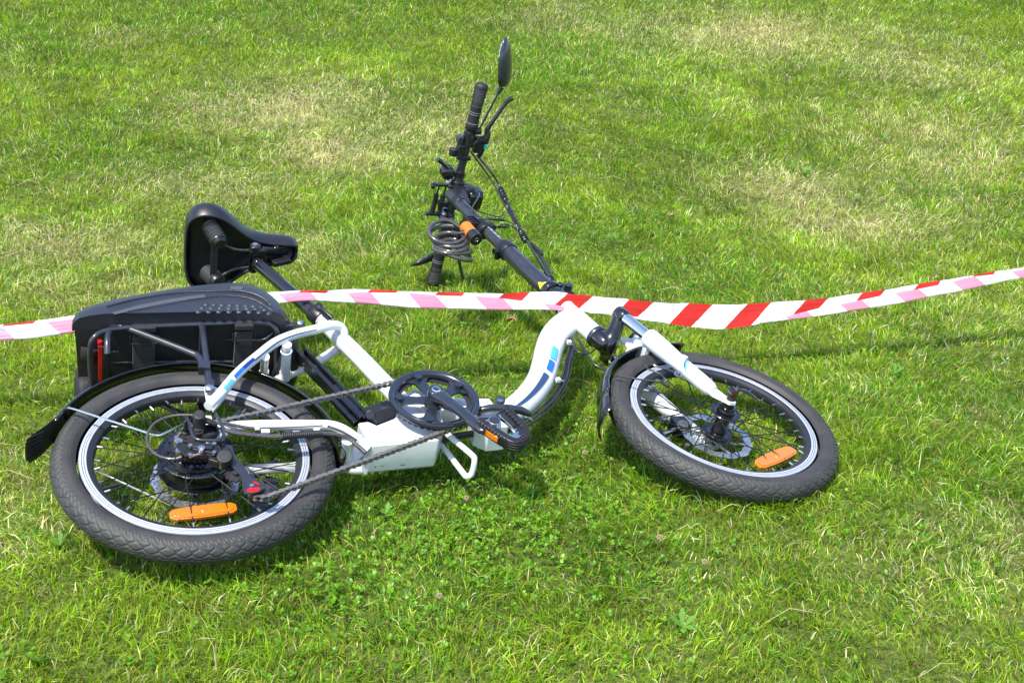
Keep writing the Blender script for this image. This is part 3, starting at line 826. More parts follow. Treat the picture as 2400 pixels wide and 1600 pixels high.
rr.prism([(0.0684, -0.1595, 0.0626), (0.0743, -0.1545, 0.0626), (0.0834, -0.1532, 0.0626), (0.0936, -0.1553, 0.0626), (0.0896, -0.1628, 0.0626), (0.0804, -0.1652, 0.0626), (0.0715, -0.1643, 0.0626)], (0, 0, .0004))
rr.prism([(0.0825, -0.1372, 0.0626), (0.0883, -0.1390, 0.0626), (0.0941, -0.1463, 0.0626), (0.0917, -0.1472, 0.0626), (0.0849, -0.1420, 0.0626)], (0, 0, .0004))
rr.build('cage_marking', 'red_paint', dr)
MB().bolt((0.0795, -0.1487, 0.0630), r=.004, h=.002).build('bolt', 'steel', dr)
for c in (tens, gd):
    pl = MB(); out = []
    for k in range(44):
        a = 2 * math.pi * k / 44; r1 = .0195 if k % 4 in (0, 1) else .0165
        out.append((c.x + r1 * math.cos(a), c.y + r1 * math.sin(a), .0490))
    pl.prism(out, (0, 0, .004)); pl.cyl((c.x, c.y, .043), (c.x, c.y, .059), .006)
    pl.build('pulley', 'dark_steel', dr)
kn = MB()
kn.cyl((0.0400, -0.0771, 0.0580), (0.0379, -0.0858, 0.0820), .0150, .0135, n=28)
kn.bar((-0.0222, -0.0439, 0.0740), (0.0215, -0.0584, 0.0780), .012, .010)
kn.bar((-0.0262, -0.0567, 0.0680), (0.0208, -0.0680, 0.0700), .014, .010)
kn.bar((-0.0329, -0.0395, 0.0660), (-0.0203, -0.0666, 0.0660), .018, .014)
kn.prism([(-0.0158, -0.0384, 0.0780), (0.0011, -0.0351, 0.0780), (0.0149, -0.0483, 0.0780), (0.0317, -0.0474, 0.0780), (0.0372, -0.0669, 0.0780), (0.0200, -0.0725, 0.0780), (0.0028, -0.0638, 0.0780), (-0.0146, -0.0576, 0.0780)], (0, 0, -.012))
kn.prism([(0.0102, -0.0599, 0.0720), (0.0526, -0.0541, 0.0720), (0.0544, -0.0781, 0.0720), (0.0259, -0.0895, 0.0720), (0.0118, -0.0812, 0.0720)], (0, 0, -.014))
kn.cyl((-0.0440, -0.0668, 0.0640), (-0.0330, -0.0666, 0.0680), .0055)
kn.cyl((-0.0209, 0.0102, 0.0620), (-0.0215, 0.0121, 0.0880), .0040); kn.lathe([(.006, 0), (.009, .003), (.006, .006)], c=(-0.0209, 0.0102, 0.0600), n=16)
kn.bar((-0.0289, -0.0208, 0.0600), (-0.0371, -0.0464, 0.0600), .016, .008)
kn.build('parallelogram', 'black_plastic', dr, bevel=.001)
sm = MB()
sm.bolt((0.0000, -0.0612, 0.0800), r=.0065, h=.004); sm.cyl((0.0000, -0.0612, 0.0800), (-0.0020, -0.0774, 0.0940), .003)
for p in ((-0.0184, -0.0501, 0.0800), (0.0239, -0.0490, 0.0800), (0.0214, -0.0726, 0.0800), (-0.0200, -0.0689, 0.0740)): sm.bolt(p, r=.0038, h=.002)
sm.bar((-0.0216, -0.0711, 0.0720), (0.0198, -0.0607, 0.0760), .0035, .002)
sm.bolt((-0.0374, -0.0486, 0.0660), r=.007, h=.004); sm.bolt((-0.0358, -0.0130, 0.0600), r=.008, h=.002)
sm.build('link_bolts', 'steel', dr)
gw = MB()
gw.tube(spline([(-0.0164, 0.0551, 0.0660, 0.0032), (-0.0151, 0.0349, 0.0700, 0.0034), (-0.0109, -0.0171, 0.0780, 0.0034), (-0.0049, -0.0333, 0.0800, 0.0034), (0.0158, -0.0387, 0.0800, 0.0034), (0.0342, -0.0379, 0.0800, 0.0034), (0.0440, -0.0193, 0.0780, 0.0034), (0.0420, 0.0179, 0.0740, 0.0034), (0.0383, 0.0534, 0.0660, 0.0032)], 6), n=10)
gw.build('guard_loop', 'black_satin', dr)
# rubber cap over the axle nut and motor cable
nc = MB()
nc.tube([(0.0038, 0.0133, 0.0660, 0.0135), (0.0037, 0.0134, 0.0700, 0.012), (0.0032, 0.0139, 0.0880, 0.0118), (0.0028, 0.0141, 0.0980, 0.0115), (0.0027, 0.0135, 0.1005, 0.0095)], n=24)
nc.tube([(0.0073, 0.0160, 0.0840, 0.006), (0.0193, 0.0125, 0.0840, 0.006), (0.0323, 0.0088, 0.0780, 0.005)], n=12)
nc.lathe([(.004, .060), (.018, .060), (.019, .064), (.015, .070)], c=(0.020, 0.004, 0), n=24)
nc.build('axle_cap', 'black_rubber', bike, smooth=50)

# ---------------------------------------------------------------- mudguards, rack, tail light
def mudguard(c_frame, a0, a1, rad, half, n, name, parent):
    m = MB(); secs = []
    for i in range(n + 1):
        a = R(a0 + (a1 - a0) * i / n)
        row = []
        for x, dr_ in ((-1, -.012), (-.96, -.006), (-.72, .0), (-.35, .004), (0, .0052), (.35, .004), (.72, .0), (.96, -.006), (1, -.012)):
            r_ = rad + dr_; p = (r_ * math.cos(a), r_ * math.sin(a), x * half)
            row.append(c_frame(*p))
        secs.append(row)
    m.loft(secs, closed=False, caps=False)
    return m.build(name, 'black_gloss', parent, smooth=60, solid=0.0016)
RM = mudguard(lambda x, y, z: (x, y, z), 158, -4, 0.276, 0.031, 60, 'rear_mudguard', bike)
mf = MB()
mf.loft([[(-0.2300, 0.1339, 0.0300), (-0.2320, 0.1346, 0.0120), (-0.2340, 0.1399, -0.0100), (-0.2360, 0.1463, -0.0320)],
         [(-0.2557, 0.0968, 0.0340), (-0.2534, 0.0972, 0.0120), (-0.2541, 0.1036, -0.0120), (-0.2548, 0.1098, -0.0360)],
         [(-0.2760, 0.0580, 0.0440), (-0.2799, 0.0701, 0.0180), (-0.2782, 0.0809, -0.0160), (-0.2747, 0.0888, -0.0440)],
         [(-0.2958, 0.0332, 0.0520), (-0.3015, 0.0455, 0.0200), (-0.3032, 0.0613, -0.0180), (-0.3002, 0.0690, -0.0500)]], closed=False, caps=False)
mf.build('mudflap', 'black_rubber', RM, smooth=60, solid=.002, subsurf=1)
rb = MB()
for k in range(7):
    rb.tube([tuple(V((-0.2690, 0.0622, 0.0360)).lerp(V((-0.2731, 0.0889, -0.0400)), k / 6)) + (.0012,), tuple(V((-0.2917, 0.0353, 0.0460)).lerp(V((-0.2971, 0.0714, -0.0460)), k / 6)) + (.0014,)], n=6)
rb.build('mudflap_ribs', 'black_rubber', RM)
st = MB()
st.tube(spline([(-0.2255, 0.1274, 0.0360, 0.0022), (-0.2149, 0.1153, 0.0440, 0.0022), (-0.1648, 0.0762, 0.0500, 0.0022), (-0.1210, 0.0442, 0.0540, 0.0022), (-0.0836, 0.0154, 0.0580, 0.0022), (-0.0691, 0.0069, 0.0600, 0.0022), (-0.0535, 0.0130, 0.0620, 0.0022), (-0.0178, 0.0374, 0.0620, 0.0022)], 5), n=8)
st.tube([(-.268, .100, -.036, .0022), (-.20, .070, -.055, .0022), (-.05, -.05, -.062, .0022), (0.0, -.012, -.062, .0022)], n=8)
st.build('mudguard_stay', 'steel', RM)
sb = MB(); sb.bar((-0.2254, 0.1362, 0.0320), (-0.2326, 0.1668, -0.0300), .012, .006); sb.build('stay_bracket', 'black_plastic', RM, bevel=.001)

FM = mudguard(F, 165, 85, 0.274, 0.034, 40, 'front_mudguard', bike)
fl = MB()
rows = []
for a, hw, rr_ in ((165, .034, .2745), (171, .036, .280), (177, .039, .287), (183, .041, .294)):
    rows.append([F((rr_ + d_) * math.cos(R(a)), (rr_ + d_) * math.sin(R(a)), x * hw) for x, d_ in ((-1, -.010), (-.7, 0), (0, .004), (.7, 0), (1, -.010))])
fl.loft(rows, closed=False, caps=False)
fl.build('mudguard_tip', 'black_gloss', FM, smooth=60, solid=.0016)
fs = MB()
fs.tube(spline([F(-0.2199, 0.1168, 0.0340, 0.002), F(-0.2135, 0.1127, 0.0380, 0.002), F(-0.1762, 0.0892, 0.0460, 0.002), F(-0.1412, 0.0690, 0.0550, 0.002), F(-0.1336, 0.0655, 0.0620, 0.002), F(-0.1330, 0.0823, 0.0640, 0.002), F(-0.1469, 0.1013, 0.0620, 0.002), F(-0.1547, 0.1156, 0.0600, 0.002), F(-0.1481, 0.1260, 0.0600, 0.002), F(-0.1330, 0.1267, 0.0600, 0.002), F(-0.1162, 0.1080, 0.0640, 0.002), F(-0.0968, 0.0801, 0.0720, 0.002)], 6), n=8)
fs.build('mudguard_stay', 'black_satin', FM)
wb = MB()
wb.prism([F(-.112, .345, -.01), F(-.098, .300, -.01), F(-.075, .296, -.01), F(-.070, .345, -.01)], FZ * .004)
wb.bar(F(-0.1095, 0.2630, -0.0000), F(-0.0543, 0.3401, -0.0000), .030, .003, up=FZ)
wb.build('mudguard_bracket', 'white_paint', FM, bevel=.001)

rack = MB()
W_ = .074
rack.tube(spline([(-.176, .300, -W_, .0055), (-.180, .302, 0, .0055), (-.180, .303, W_ * .6, .0055), (-.172, .308, W_ * .93, .0055), (-.150, .322, W_, .0055), (-.10, .332, W_, .0055), (.06, .338, W_, .0055), (.155, .340, W_, .0055), (.185, .336, W_ * .9, .0055), (.196, .332, W_ * .6, .0055), (.196, .332, 0, .0055), (.196, .332, -W_ * .7, .0055), (.17, .335, -W_, .0055), (0, .336, -W_, .0055), (-.15, .320, -W_, .0055)], 6), n=12, closed=False)
rack.tube(spline([(-0.1368, 0.3478, 0.0300, 0.0034), (-0.0208, 0.3466, 0.0300, 0.0034), (0.1028, 0.3422, 0.0300, 0.0034), (0.1635, 0.3377, 0.0300, 0.0034), (0.1818, 0.3384, 0.0400, 0.0034), (0.1976, 0.3470, 0.0500, 0.0034), (0.2175, 0.3501, 0.0550, 0.0034), (0.2453, 0.3494, 0.0580, 0.0034)], 5), n=10)
rack.tube([(-0.1373, 0.3421, -0.0200, 0.0034), (0.1545, 0.3283, -0.0200, 0.0034)], n=10)
rack.tube([(-0.1406, 0.3484, -0.0600, 0.0034), (0.1583, 0.3387, -0.0600, 0.0034)], n=10)
rack.tube(spline([(-0.1478, 0.2757, 0.0500, 0.0068), (-0.1469, 0.2969, 0.0660, 0.0068), (-0.1426, 0.3233, 0.0700, 0.0068), (-0.1278, 0.3420, 0.0700, 0.0068), (-0.1036, 0.3320, 0.0700, 0.0068), (-0.0429, 0.2863, 0.0700, 0.0068), (0.0085, 0.2458, 0.0700, 0.0068), (0.0214, 0.2336, 0.0700, 0.0068), (0.0261, 0.2134, 0.0700, 0.0068), (0.0248, 0.1909, 0.0680, 0.0068)], 6), n=14)
rack.tube([(0.0399, 0.3305, 0.0720, 0.0072), (0.0380, 0.2589, 0.0710, 0.0072), (0.0360, 0.1874, 0.0680, 0.0072), (0.0357, 0.1596, 0.0660, 0.0068), (0.0351, 0.1379, 0.0660, 0.006)], n=14)
rack.bar((0.0367, 0.1542, 0.0680), (0.0339, 0.1193, 0.0680), .017, .006)
rack.bar((0.0201, 0.1941, 0.0700), (0.0411, 0.1900, 0.0700), .020, .018)
rack.tube([(.03, .335, -.070, .0065), (.035, .24, -.072, .0065), (.035, .14, -.066, .0065)], n=12)
rack.tube([(-.12, .325, -.07, .0060), (.0, .22, -.070, .0060), (.033, .16, -.068, .0060)], n=12)
rack.cyl((-0.1477, 0.3191, 0.0500), (-0.1484, 0.3213, -0.0600), .0042)
rack.cyl((0.0392, 0.3318, 0.0700), (0.0384, 0.3364, -0.0200), .0050)
rack.bar((0.2334, 0.3483, 0.0580), (0.2545, 0.3553, 0.0580), .016, .005)
RACK = rack.build('luggage_rack', 'black_satin', bike, smooth=50)
bb_ = MB()
bb_.lathe([(.0088, 0), (.0088, .002), (.006, .004), (.0001, .0042)], c=(0.0340, 0.1288, 0.0710), n=20)
bb_.lathe([(.0065, 0), (.0065, .003), (.004, .005), (.0001, .005)], c=(0.2454, 0.3514, 0.0610), n=16)
bb_.build('rack_bolts', 'steel', RACK)
tl = MB()
c = (V((-0.1600, 0.3170, 0.0520)) + V((-0.1611, 0.3176, -0.0620))) / 2
tl.box(c, X3, Y3, Z3, .0045, .012, .054)
TLm = tl.build('tail_light', 'red_plastic', bike, bevel=.002)
tb_ = MB(); tb_.box(c + X3 * .0105, X3, Y3, Z3, .006, .013, .052); tb_.bolt(c + Vector((.024, 0, .030)), ax=X3, r=.004, h=.012)
tb_.build('light_housing', 'black_plastic', TLm, bevel=.0015)

# ---------------------------------------------------------------- fork and steering
fork = MB()
for s, ww in ((1, .056), (-1, -.062)):
    fork.tube([F(-.0890, .250, ww, .0150), F(-.0885, .248, ww, .0215), F(-.0870, .242, ww, .0222), F(-.0760, .205, ww, .0220), F(-.0660, .172, ww, .0198), F(-.0560, .138, ww, .0180), F(-.0450, .100, ww, .0176), F(-.0350, .066, ww, .0176), F(-.0280, .044, ww, .0160), F(-.0245, .034, ww, .0120)], n=28)
    fork.prism([F(-.040, .052, ww - .004), F(-.034, .020, ww - .004), F(-.016, .000, ww - .004), F(-.006, -.012, ww - .004), F(.008, -.012, ww - .004), F(.010, .004, ww - .004), F(-.004, .014, ww - .004), F(-.012, .036, ww - .004), F(-.018, .050, ww - .004)], FZ * .007)
    fork.cyl(F(-.056, .138, ww), F(-.052, .140, ww + .021 * s), .0075)
FORK = fork.build('front_fork', 'white_paint', bike, smooth=45)
# bridge joining the two lower legs, behind the wheel
arch = MB()
arch.loft([[F(-.086, .228, w_, ), F(-.094, .262 + h_, w_), F(-.100, .264 + h_, w_), F(-.100, .228, w_)] for w_, h_ in ((.050, 0), (.030, .022), (0, .030), (-.035, .022), (-.056, 0))])
arch.build('fork_arch', 'white_paint', FORK, bevel=.003)
for ww in (.056, -.062):
    MB().tube([F(-.116, .335, ww, .0135), F(-.088, .245, ww, .0135)], n=28).build('stanchion', 'chrome', FORK)
    MB().tube([F(-.0895, .2515, ww, .0185), F(-.0878, .2460, ww, .0215)], n=28).build('dust_seal', 'black_rubber', FORK)
crn = MB()
hb = V(F(-0.1698, 0.3346, 0)); hx = V(F(-0.160, .318, 0))
ht = V(F(-0.1660, .3230, 0))
ca_ = V(F(-.158, .300, 0))
crn.tube(spline([F(-.1215, .345, .057, .0150), F(-.1240, .341, .046, .0165), F(-.136, .322, .028, .0185), F(-.150, .305, .010, .0215), F(-.152, .303, -.010, .0215), F(-.138, .320, -.034, .0190), F(-.124, .340, -.052, .0170), F(-.1215, .345, -.063, .0150)], 6), n=22, squash=.85)
for ww in (.056, -.062):
    crn.tube([F(-.1235, .360, ww, .0120), F(-.1225, .356, ww, .0172), F(-.1150, .331, ww, .0172), F(-.1142, .328, ww, .0150)], n=26)
crn.tube([F(-.1740, .3480, 0, .0200), F(-.1690, .331, 0, .0235), F(-.1600, .300, 0, .0215), F(-.1570, .290, 0, .0150)], n=28)
CRN = crn.build('fork_crown', 'black_gloss', bike, smooth=60)
hs = MB()
hs.tube([F(-.1720, .3420, 0, .0245), F(-.1712, .3395, 0, .0268), F(-.1690, .3320, 0, .0268), F(-.1682, .3290, 0, .0245)], n=30)
hs.build('headset_ring', 'black_satin', bike)
hole = MB(); hole.lathe([(.0125, 0), (.0105, .003), (.0095, .003), (.0090, -.006), (.0001, -.006)], c=F(-.148, .2895, .006), ax=-FY * .75 + FZ * .3, n=24)
hole.build('crown_hole', 'black_gloss', CRN)
# fork decals: fine blue arcs round the leg
legp = [F(-.0760, .205, .056, .0220), F(-.0660, .172, .056, .0198), F(-.0560, .138, .056, .0180), F(-.0450, .100, .056, .0176), F(-.0350, .066, .056, .0176)]
legs_ = spline(legp, 10)
for k, m in enumerate(('blue_dark', 'blue_mid', 'blue_light', 'blue_light', 'faded_blue')):
    g = MB()
    a = .54 + .030 * k
    pts = [skin(legs_, a + .10 * (j / 8) ** 2, -46 + 13 * k + (95 - 6 * k) * j / 8) for j in range(9)]
    for p, q in zip(pts, pts[1:]): g.bar(p, q, .0016, .0004, up=FZ)
    g.build('decal_stripe', m, FORK)
bo = MB(); bo.bolt(F(-0.1032, 0.0660, 0.0780), ax=FZ, r=.006, h=.005); bo.lathe([(.004, 0), (.010, 0), (.010, .0015), (.004, .0015)], c=F(-0.1006, 0.0687, 0.0740), ax=FZ, n=20)
bo.build('bolt', 'steel', FORK)
# headlight on the crown
hlm = MB()
hlm.prism([F(-0.0408, 0.3988, -0.0000), F(-0.0118, 0.4068, -0.0000), F(-0.0183, 0.3809, -0.0000), F(-0.0405, 0.3563, -0.0000), F(-0.0650, 0.3470, -0.0000)], FZ * -.03)
hlm.bar(F(-0.0374, 0.3859, -0.0100), F(-0.0716, 0.3511, -0.0100), .01, .01)
hlm.build('headlight', 'black_plastic', bike, bevel=.003)

# telescopic steering stem
S0, S1, S2 = V(F(-.2160, .5400, 0)), V(F(-.2680, .7450, 0)), V(F(-.3045, .9400, 0))
sd_ = (S1 - S0).normalized()
stem = MB()
stem.tube([(*S0, .0215), (*S1, .0215)], n=30)
stem.tube([(*(S1 + sd_ * .0), .0160), (*(S2 + sd_ * .120), .0160)], n=26)
STEM = stem.build('steering_stem', 'black_satin', bike)
stx = MB()
pth = [(*(S1 + sd_ * .035), .0160), (*(S1 + sd_ * .105), .0160)]
for k in range(14):
    a = S1 + sd_ * (.030 + .0058 * k); z = FZ.cross(sd_)
    stx.bar(a + FZ * .0163 + z * .001, a + FZ * .0163 + z * .001 + sd_ * (.0022 + .0018 * (k % 3)), .0055, .0004, up=FZ)
stx.build('lettering', 'faded_white', STEM)
MB().tube([(*(S1 - sd_ * .017), .0240), (*(S1 - sd_ * .014), .0250), (*(S1 + sd_ * .010), .0250), (*(S1 + sd_ * .013), .0230)], n=28).build('stem_collar', 'black_plastic', STEM, smooth=40)
ql = MB()
c = S1 - sd_ * .004; z = -FZ.cross(sd_).normalized()
ql.cyl(c - z * .034 - FZ * .002, c + z * .034, .0048); ql.cyl(c - z * .040, c - z * .028, .0078)
ql.tube([(*(c + z * .030), .0065), (*(c + z * .036 + sd_ * .012), .0055), (*(c + z * .034 + sd_ * .032), .0050), (*(c + z * .038 + sd_ * .046), .0055)], n=10, squash=.6)
ql.tube([(*(c - z * .030 - FZ * .004), .0060), (*(c - z * .024 - FZ * .02), .0080)], n=12)
ql.build('release_lever', 'black_gloss', STEM, smooth=60)
# folding joint at the foot of the stem
fj = MB()
J = S0
fj.tube([(*(J + sd_ * .010), .0235), (*(J + sd_ * .006), .0275), (*(J - sd_ * .006), .0275), (*(J - sd_ * .010), .0240)], n=30)
fj.tube([(*(J - sd_ * .008), .0200), (*(J - sd_ * .030), .0260), (*(J - sd_ * .060), .0250), (*V(F(-.2060, .455, 0)), .0245)], n=28)
fj.box(J + FX * .030 - sd_ * .010, sd_, FX, FZ, .024, .010, .018)
fj.cyl(J + FX * .036 - FZ * .026 - sd_ * .012, J + FX * .036 + FZ * .028 - sd_ * .012, .0095)
fj.cyl(J + FX * .012 + FZ * .026 - sd_ * .014, J + FX * .012 + FZ * .031 - sd_ * .014, .008)
FJ = fj.build('folding_joint', 'black_gloss', bike, smooth=45, bevel=.001)
MB().shell([(*(J + sd_ * .012), .0215), (*(J + sd_ * .030), .0215)], 0, [-85, -60], [-20, -58], n=4, off=.0008).build('sticker', 'yellow', FJ, smooth=180)

# handlebar
BA, BZ = V(F(-.3146, 1.0874, -.3050)), V(F(-.2963, 1.1014, .3050))
bd = (BZ - BA).normalized()
def HBP(w, fx=0.0, fy=0.0):                     # a point beside the bar: w along it from the middle, fx forward, fy up
    return (BA + BZ) / 2 + bd * w + FX * fx + FY * fy
hbm = MB(); hbm.tube([(*HBP(-.30), .0111), (*HBP(-.06), .0111), (*HBP(-.045), .0135), (*HBP(.045), .0135), (*HBP(.06), .0111), (*HBP(.30), .0111)], n=22)
HBAR = hbm.build('handlebar', 'black_satin', bike)
cap = MB()
sc_ = HBP(0)
cap.tube([(*(S2 + sd_ * .060), .0185), (*(S2 + sd_ * .085), .0185)], n=24)
cap.tube([(*(sc_ - bd * .026), .0190), (*(sc_ + bd * .026), .0190)], n=26)
cap.bar(S2 + sd_ * .04, sc_, .032, .030, up=FZ)
cap.cyl(sc_ + FX * -.03 - bd * .012 - FY * .012, sc_ + FX * -.018 - bd * .014 - FY * .012, .006)
cap.cyl(sc_ + FX * -.03 + bd * .012 - FY * .016, sc_ + FX * -.018 + bd * .012 - FY * .016, .006)
cap.build('bar_clamp', 'black_plastic', HBAR, bevel=.002)
# clamp of the inner tube with its slotted holder
hc = MB()
cc = S1 + sd_ * .112
hc.tube([(*(cc - sd_ * .016), .0190), (*(cc - sd_ * .014), .0225), (*(cc + sd_ * .030), .0225), (*(cc + sd_ * .036), .0190)], n=26)
hc.box(cc - FX * .028 + sd_ * .020 + FZ * .004, sd_, FX, FZ, .022, .012, .014)
for k in range(3): hc.box(cc - FX * .020 + sd_ * (.008 + .012 * k) + FZ * .019, sd_, FX, FZ, .002, .012, .003)
hc.box(cc + FX * .016 + sd_ * .006, sd_, FX, FZ, .014, .012, .016)
hc.build('lock_holder', 'black_plastic', STEM, bevel=.0015)

def grip(w0, w1):
    g = MB(); s = 1 if w1 > w0 else -1
    L = abs(w1 - w0)
    prof = [(0, .0150), (.002, .0175), (.018, .0178), (.020, .0168), (.024, .0160), (.040, .0158), (.060, .0155), (.085, .0165), (.105, .0178), (.120, .0180), (.128, .0168), (.132, .0120)]
    g.tube([(*HBP(w0 + s * x * L / .132), r) for x, r in prof], n=28)
    o = g.build('grip', 'black_rubber', HBAR, smooth=60)
    lines = MB()
    for x in (.021, .046, .052):
        c = HBP(w0 + s * x * L / .132)
        lines.tube([(*(c - bd * .0004), .0172 if x < .03 else .0162), (*(c + bd * .0004), .0172 if x < .03 else .0162)], n=28)
    # dotted palm pad
    for i in range(11):
        for j in range(7):
            x = .070 + .0045 * i; a = R(-62 + 17 * j + (8 if i % 2 else 0))
            nrm = FY * -math.cos(a) + FX * math.sin(a)
            rr_ = .0158 if x < .08 else .0172 if x < .1 else .0178
            lines.dome(HBP(w0 + s * x * L / .132) + nrm * rr_, nrm, .0010, .0006, n=5, k=1)
    lines.build('grip_pattern', 'faded_white', o)
    return o
grip(.176, .308); grip(-.176, -.308)

def lever_set(s):
    """brake lever, its clamp and the cut-off switch on one side of the bar"""
    g = MB()
    c = HBP(s * .158)
    g.tube([(*(c - bd * .013), .0165), (*(c + bd * .013), .0165)], n=24)
    g.tube([(*HBP(s * .135, .014, -.004), .0100), (*HBP(s * .150, .026, -.002), .0120), (*HBP(s * .150, .044, .002), .0100)], n=14)
    g.tube([(*HBP(s * .098, .044, .004), .0058), (*HBP(s * .112, .046, .004), .0085), (*HBP(s * .135, .048, .004), .0110), (*HBP(s * .160, .050, .004), .0105)], n=14, squash=.8)
    g.box(HBP(s * .128, .030, .0), bd, FX, FY, .014, .012, .010)
    o = g.build('brake_lever_mount', 'black_plastic', HBAR, bevel=.001)
    t = MB()
    t.bolt(HBP(s * .160, .004, -.016), ax=-FY, r=.0055, h=.002); t.bolt(HBP(s * .158, .022, -.013), ax=-FY, r=.0050, h=.002)
    t.build('bolt', 'dark_steel', o)
    a = MB()
    a.tube(spline([(*HBP(s * .140, .050, .004), .0085), (*HBP(s * .165, .052, .003), .0075), (*HBP(s * .180, .048, .002), .0060), (*HBP(s * .200, .054, .0), .0052), (*HBP(s * .230, .066, 0), .0048), (*HBP(s * .262, .080, 0), .0050), (*HBP(s * .272, .088, 0), .0055), (*HBP(s * .277, .096, 0), .0050)], 5), n=12, squash=1.3)
    a.build('brake_lever', 'black_satin', HBAR, smooth=60)
    e = MB(); e.box(HBP(s * .134, .050, -.0085), bd, FX, FY, .0065, .0042, .0014)
    e.build('indicator', 'teal', o)
lever_set(1); lever_set(-1)
lgt = MB(); lgt.box(HBP(-.152, .022, -.014), bd, FX, FY, .010, .009, .004); lgt.build('switch_label', 'faded_white', HBAR, bevel=.001)

def mirror(s, k):
    g = MB()
    base = HBP(s * .176, .020, -.006)
    g.tube([(*(base - FX * .012), .0095), (*(base + FX * .006), .0095)], n=16)
    g.bolt(base - FY * .009, ax=-FY, r=.0055, h=.003)
    knob = g.build('mirror_clamp', 'black_plastic', HBAR)
    if s > 0:
        ctr_ = HBP(.368, .050, .016); axd = (HBP(.440, .036, .018) - HBP(.300, .062, .014)).normalized(); e = ctr_ - axd * .066; face = -FX * .80 + FY * .60
    else:
        e = V(F(-0.3049, 1.1425, -0.2250)); ctr_ = V(F(-0.3356, 1.1313, -0.2350)); axd = (V(F(-0.3848, 1.0957, -0.2450)) - V(F(-0.2850, 1.1683, -0.2250))).normalized()
        vw = Vector((.29, .80, -.48)).normalized(); face = axd.cross(vw).normalized(); face = (face if face.z > 0 else -face) * .985 - vw * .17
    r = MB(); r.tube([(*base, .0032), (*base.lerp(e, .3), .0032), (*e, .0032)], n=10)
    r.tube([(*(e - (e - base).normalized() * .024), .0052), (*(e - (e - base).normalized() * .004), .0075)], n=14); r.dome(e, (e - base).normalized(), .0095, .008)
    rod = r.build('mirror_rod', 'black_gloss', HBAR)
    # housing: a bulged shell, longer than wide
    face = (face - axd * face.dot(axd)).normalized(); side = axd.cross(face)
    h_ = MB(); secs_ = []
    for x, wd, th_ in ((-.066, .012, .006), (-.062, .028, .013), (-.045, .038, .0150), (-.015, .041, .0150), (.015, .038, .0130), (.042, .029, .0095), (.060, .015, .0055), (.068, .003, .002)):
        row = []
        for j in range(16):
            a_ = 2 * math.pi * j / 16
            row.append(ctr_ + axd * x + side * (wd * math.cos(a_)) - face * (th_ * 1.5 * (math.sin(a_) if math.sin(a_) > 0 else .18 * math.sin(a_))))
        secs_.append(row)
    h_.loft(secs_)
    H_ = h_.build('mirror', 'black_satin', HBAR, smooth=70, subsurf=1)
    gl = MB(); gl.prism([ctr_ + face * .0025 + axd * (.058 * math.cos(a_) + .002) + side * (.034 * math.sin(a_)) for a_ in [2 * math.pi * j / 24 for j in range(24)]], face * .001)
    gl.build('mirror_glass', 'mirror_glass', H_)
mirror(1, 0); mirror(-1, 0)

# fittings along the bar
it = MB()                                                   # thumb shifter next to the right grip
it.tube([(*HBP(.128), .0160), (*HBP(.150), .0160)], n=22)
it.box(HBP(.118, -.018, -.006), bd, FX, FY, .016, .010, .012)
it.tube([(*HBP(.098, -.034, -.002), .0125), (*HBP(.118, -.034, -.002), .0125)], n=16)
it.box(HBP(.098, -.006, -.014), bd, FX, FY, .006, .020, .004)
sh_ = it.build('gear_shifter', 'black_plastic', HBAR, bevel=.002)
k_ = MB(); k_.box(HBP(.148, -.026, -.004), bd, FX, FY, .010, .008, .012); k_.build('shift_button', 'black_satin', sh_, bevel=.003)
it = MB()                                                   # bell
it.tube([(*HBP(.040), .0155), (*HBP(.052), .0155)], n=22)
it.lathe([(.0001, -.012), (.012, -.011), (.019, -.006), (.020, .000), (.0175, .003), (.0175, .008), (.020, .010), (.020, .016), (.001, .018)], c=HBP(.046, -.036, -.002), ax=FY, n=30)
it.box(HBP(.046, -.020, -.004), bd, FX, FY, .006, .012, .006)
it.tube([(*HBP(.062, -.040, -.010), .004), (*HBP(.080, -.066, -.010), .007), (*HBP(.086, -.076, -.010), .007)], n=10)
it.build('bell', 'black_gloss', HBAR, smooth=50)
it = MB()                                                   # display unit
it.tube([(*HBP(-.014), .0150), (*HBP(.010), .0150)], n=22)
it.lathe([(.0001, .014), (.018, .013), (.021, .009), (.021, -.009), (.017, -.012), (.0001, -.012)], c=HBP(.002, .030, -.006), ax=bd, n=30)
it.box(HBP(.004, .008, -.012), bd, FX, FY, .013, .022, .010)
it.build('display', 'black_plastic', HBAR, smooth=45, bevel=.001)
it = MB()                                                   # lamp in front of the stem
it.loft([[HBP(-.020 + .024 * a_, .034, -.010 + .024 * b_) for a_, b_ in ((-1, -.6), (-.6, -1), (.6, -1), (1, -.6), (1, .6), (.6, 1), (-.6, 1), (-1, .6))], [HBP(-.020 + .030 * a_, .055, -.010 + .027 * b_) for a_, b_ in ((-1, -.6), (-.6, -1), (.6, -1), (1, -.6), (1, .6), (.6, 1), (-.6, 1), (-1, .6))], [HBP(-.020 + .028 * a_, .072, -.010 + .025 * b_) for a_, b_ in ((-1, -.6), (-.6, -1), (.6, -1), (1, -.6), (1, .6), (.6, 1), (-.6, 1), (-1, .6))]])
it.cyl(HBP(-.05, .044, -.016), HBP(-.034, .044, -.012), .010)
it.bar(HBP(-.02, 0, -.01), HBP(-.02, .045, -.01), .020, .014, up=bd)
it.build('headlamp', 'black_gloss', HBAR, bevel=.002)
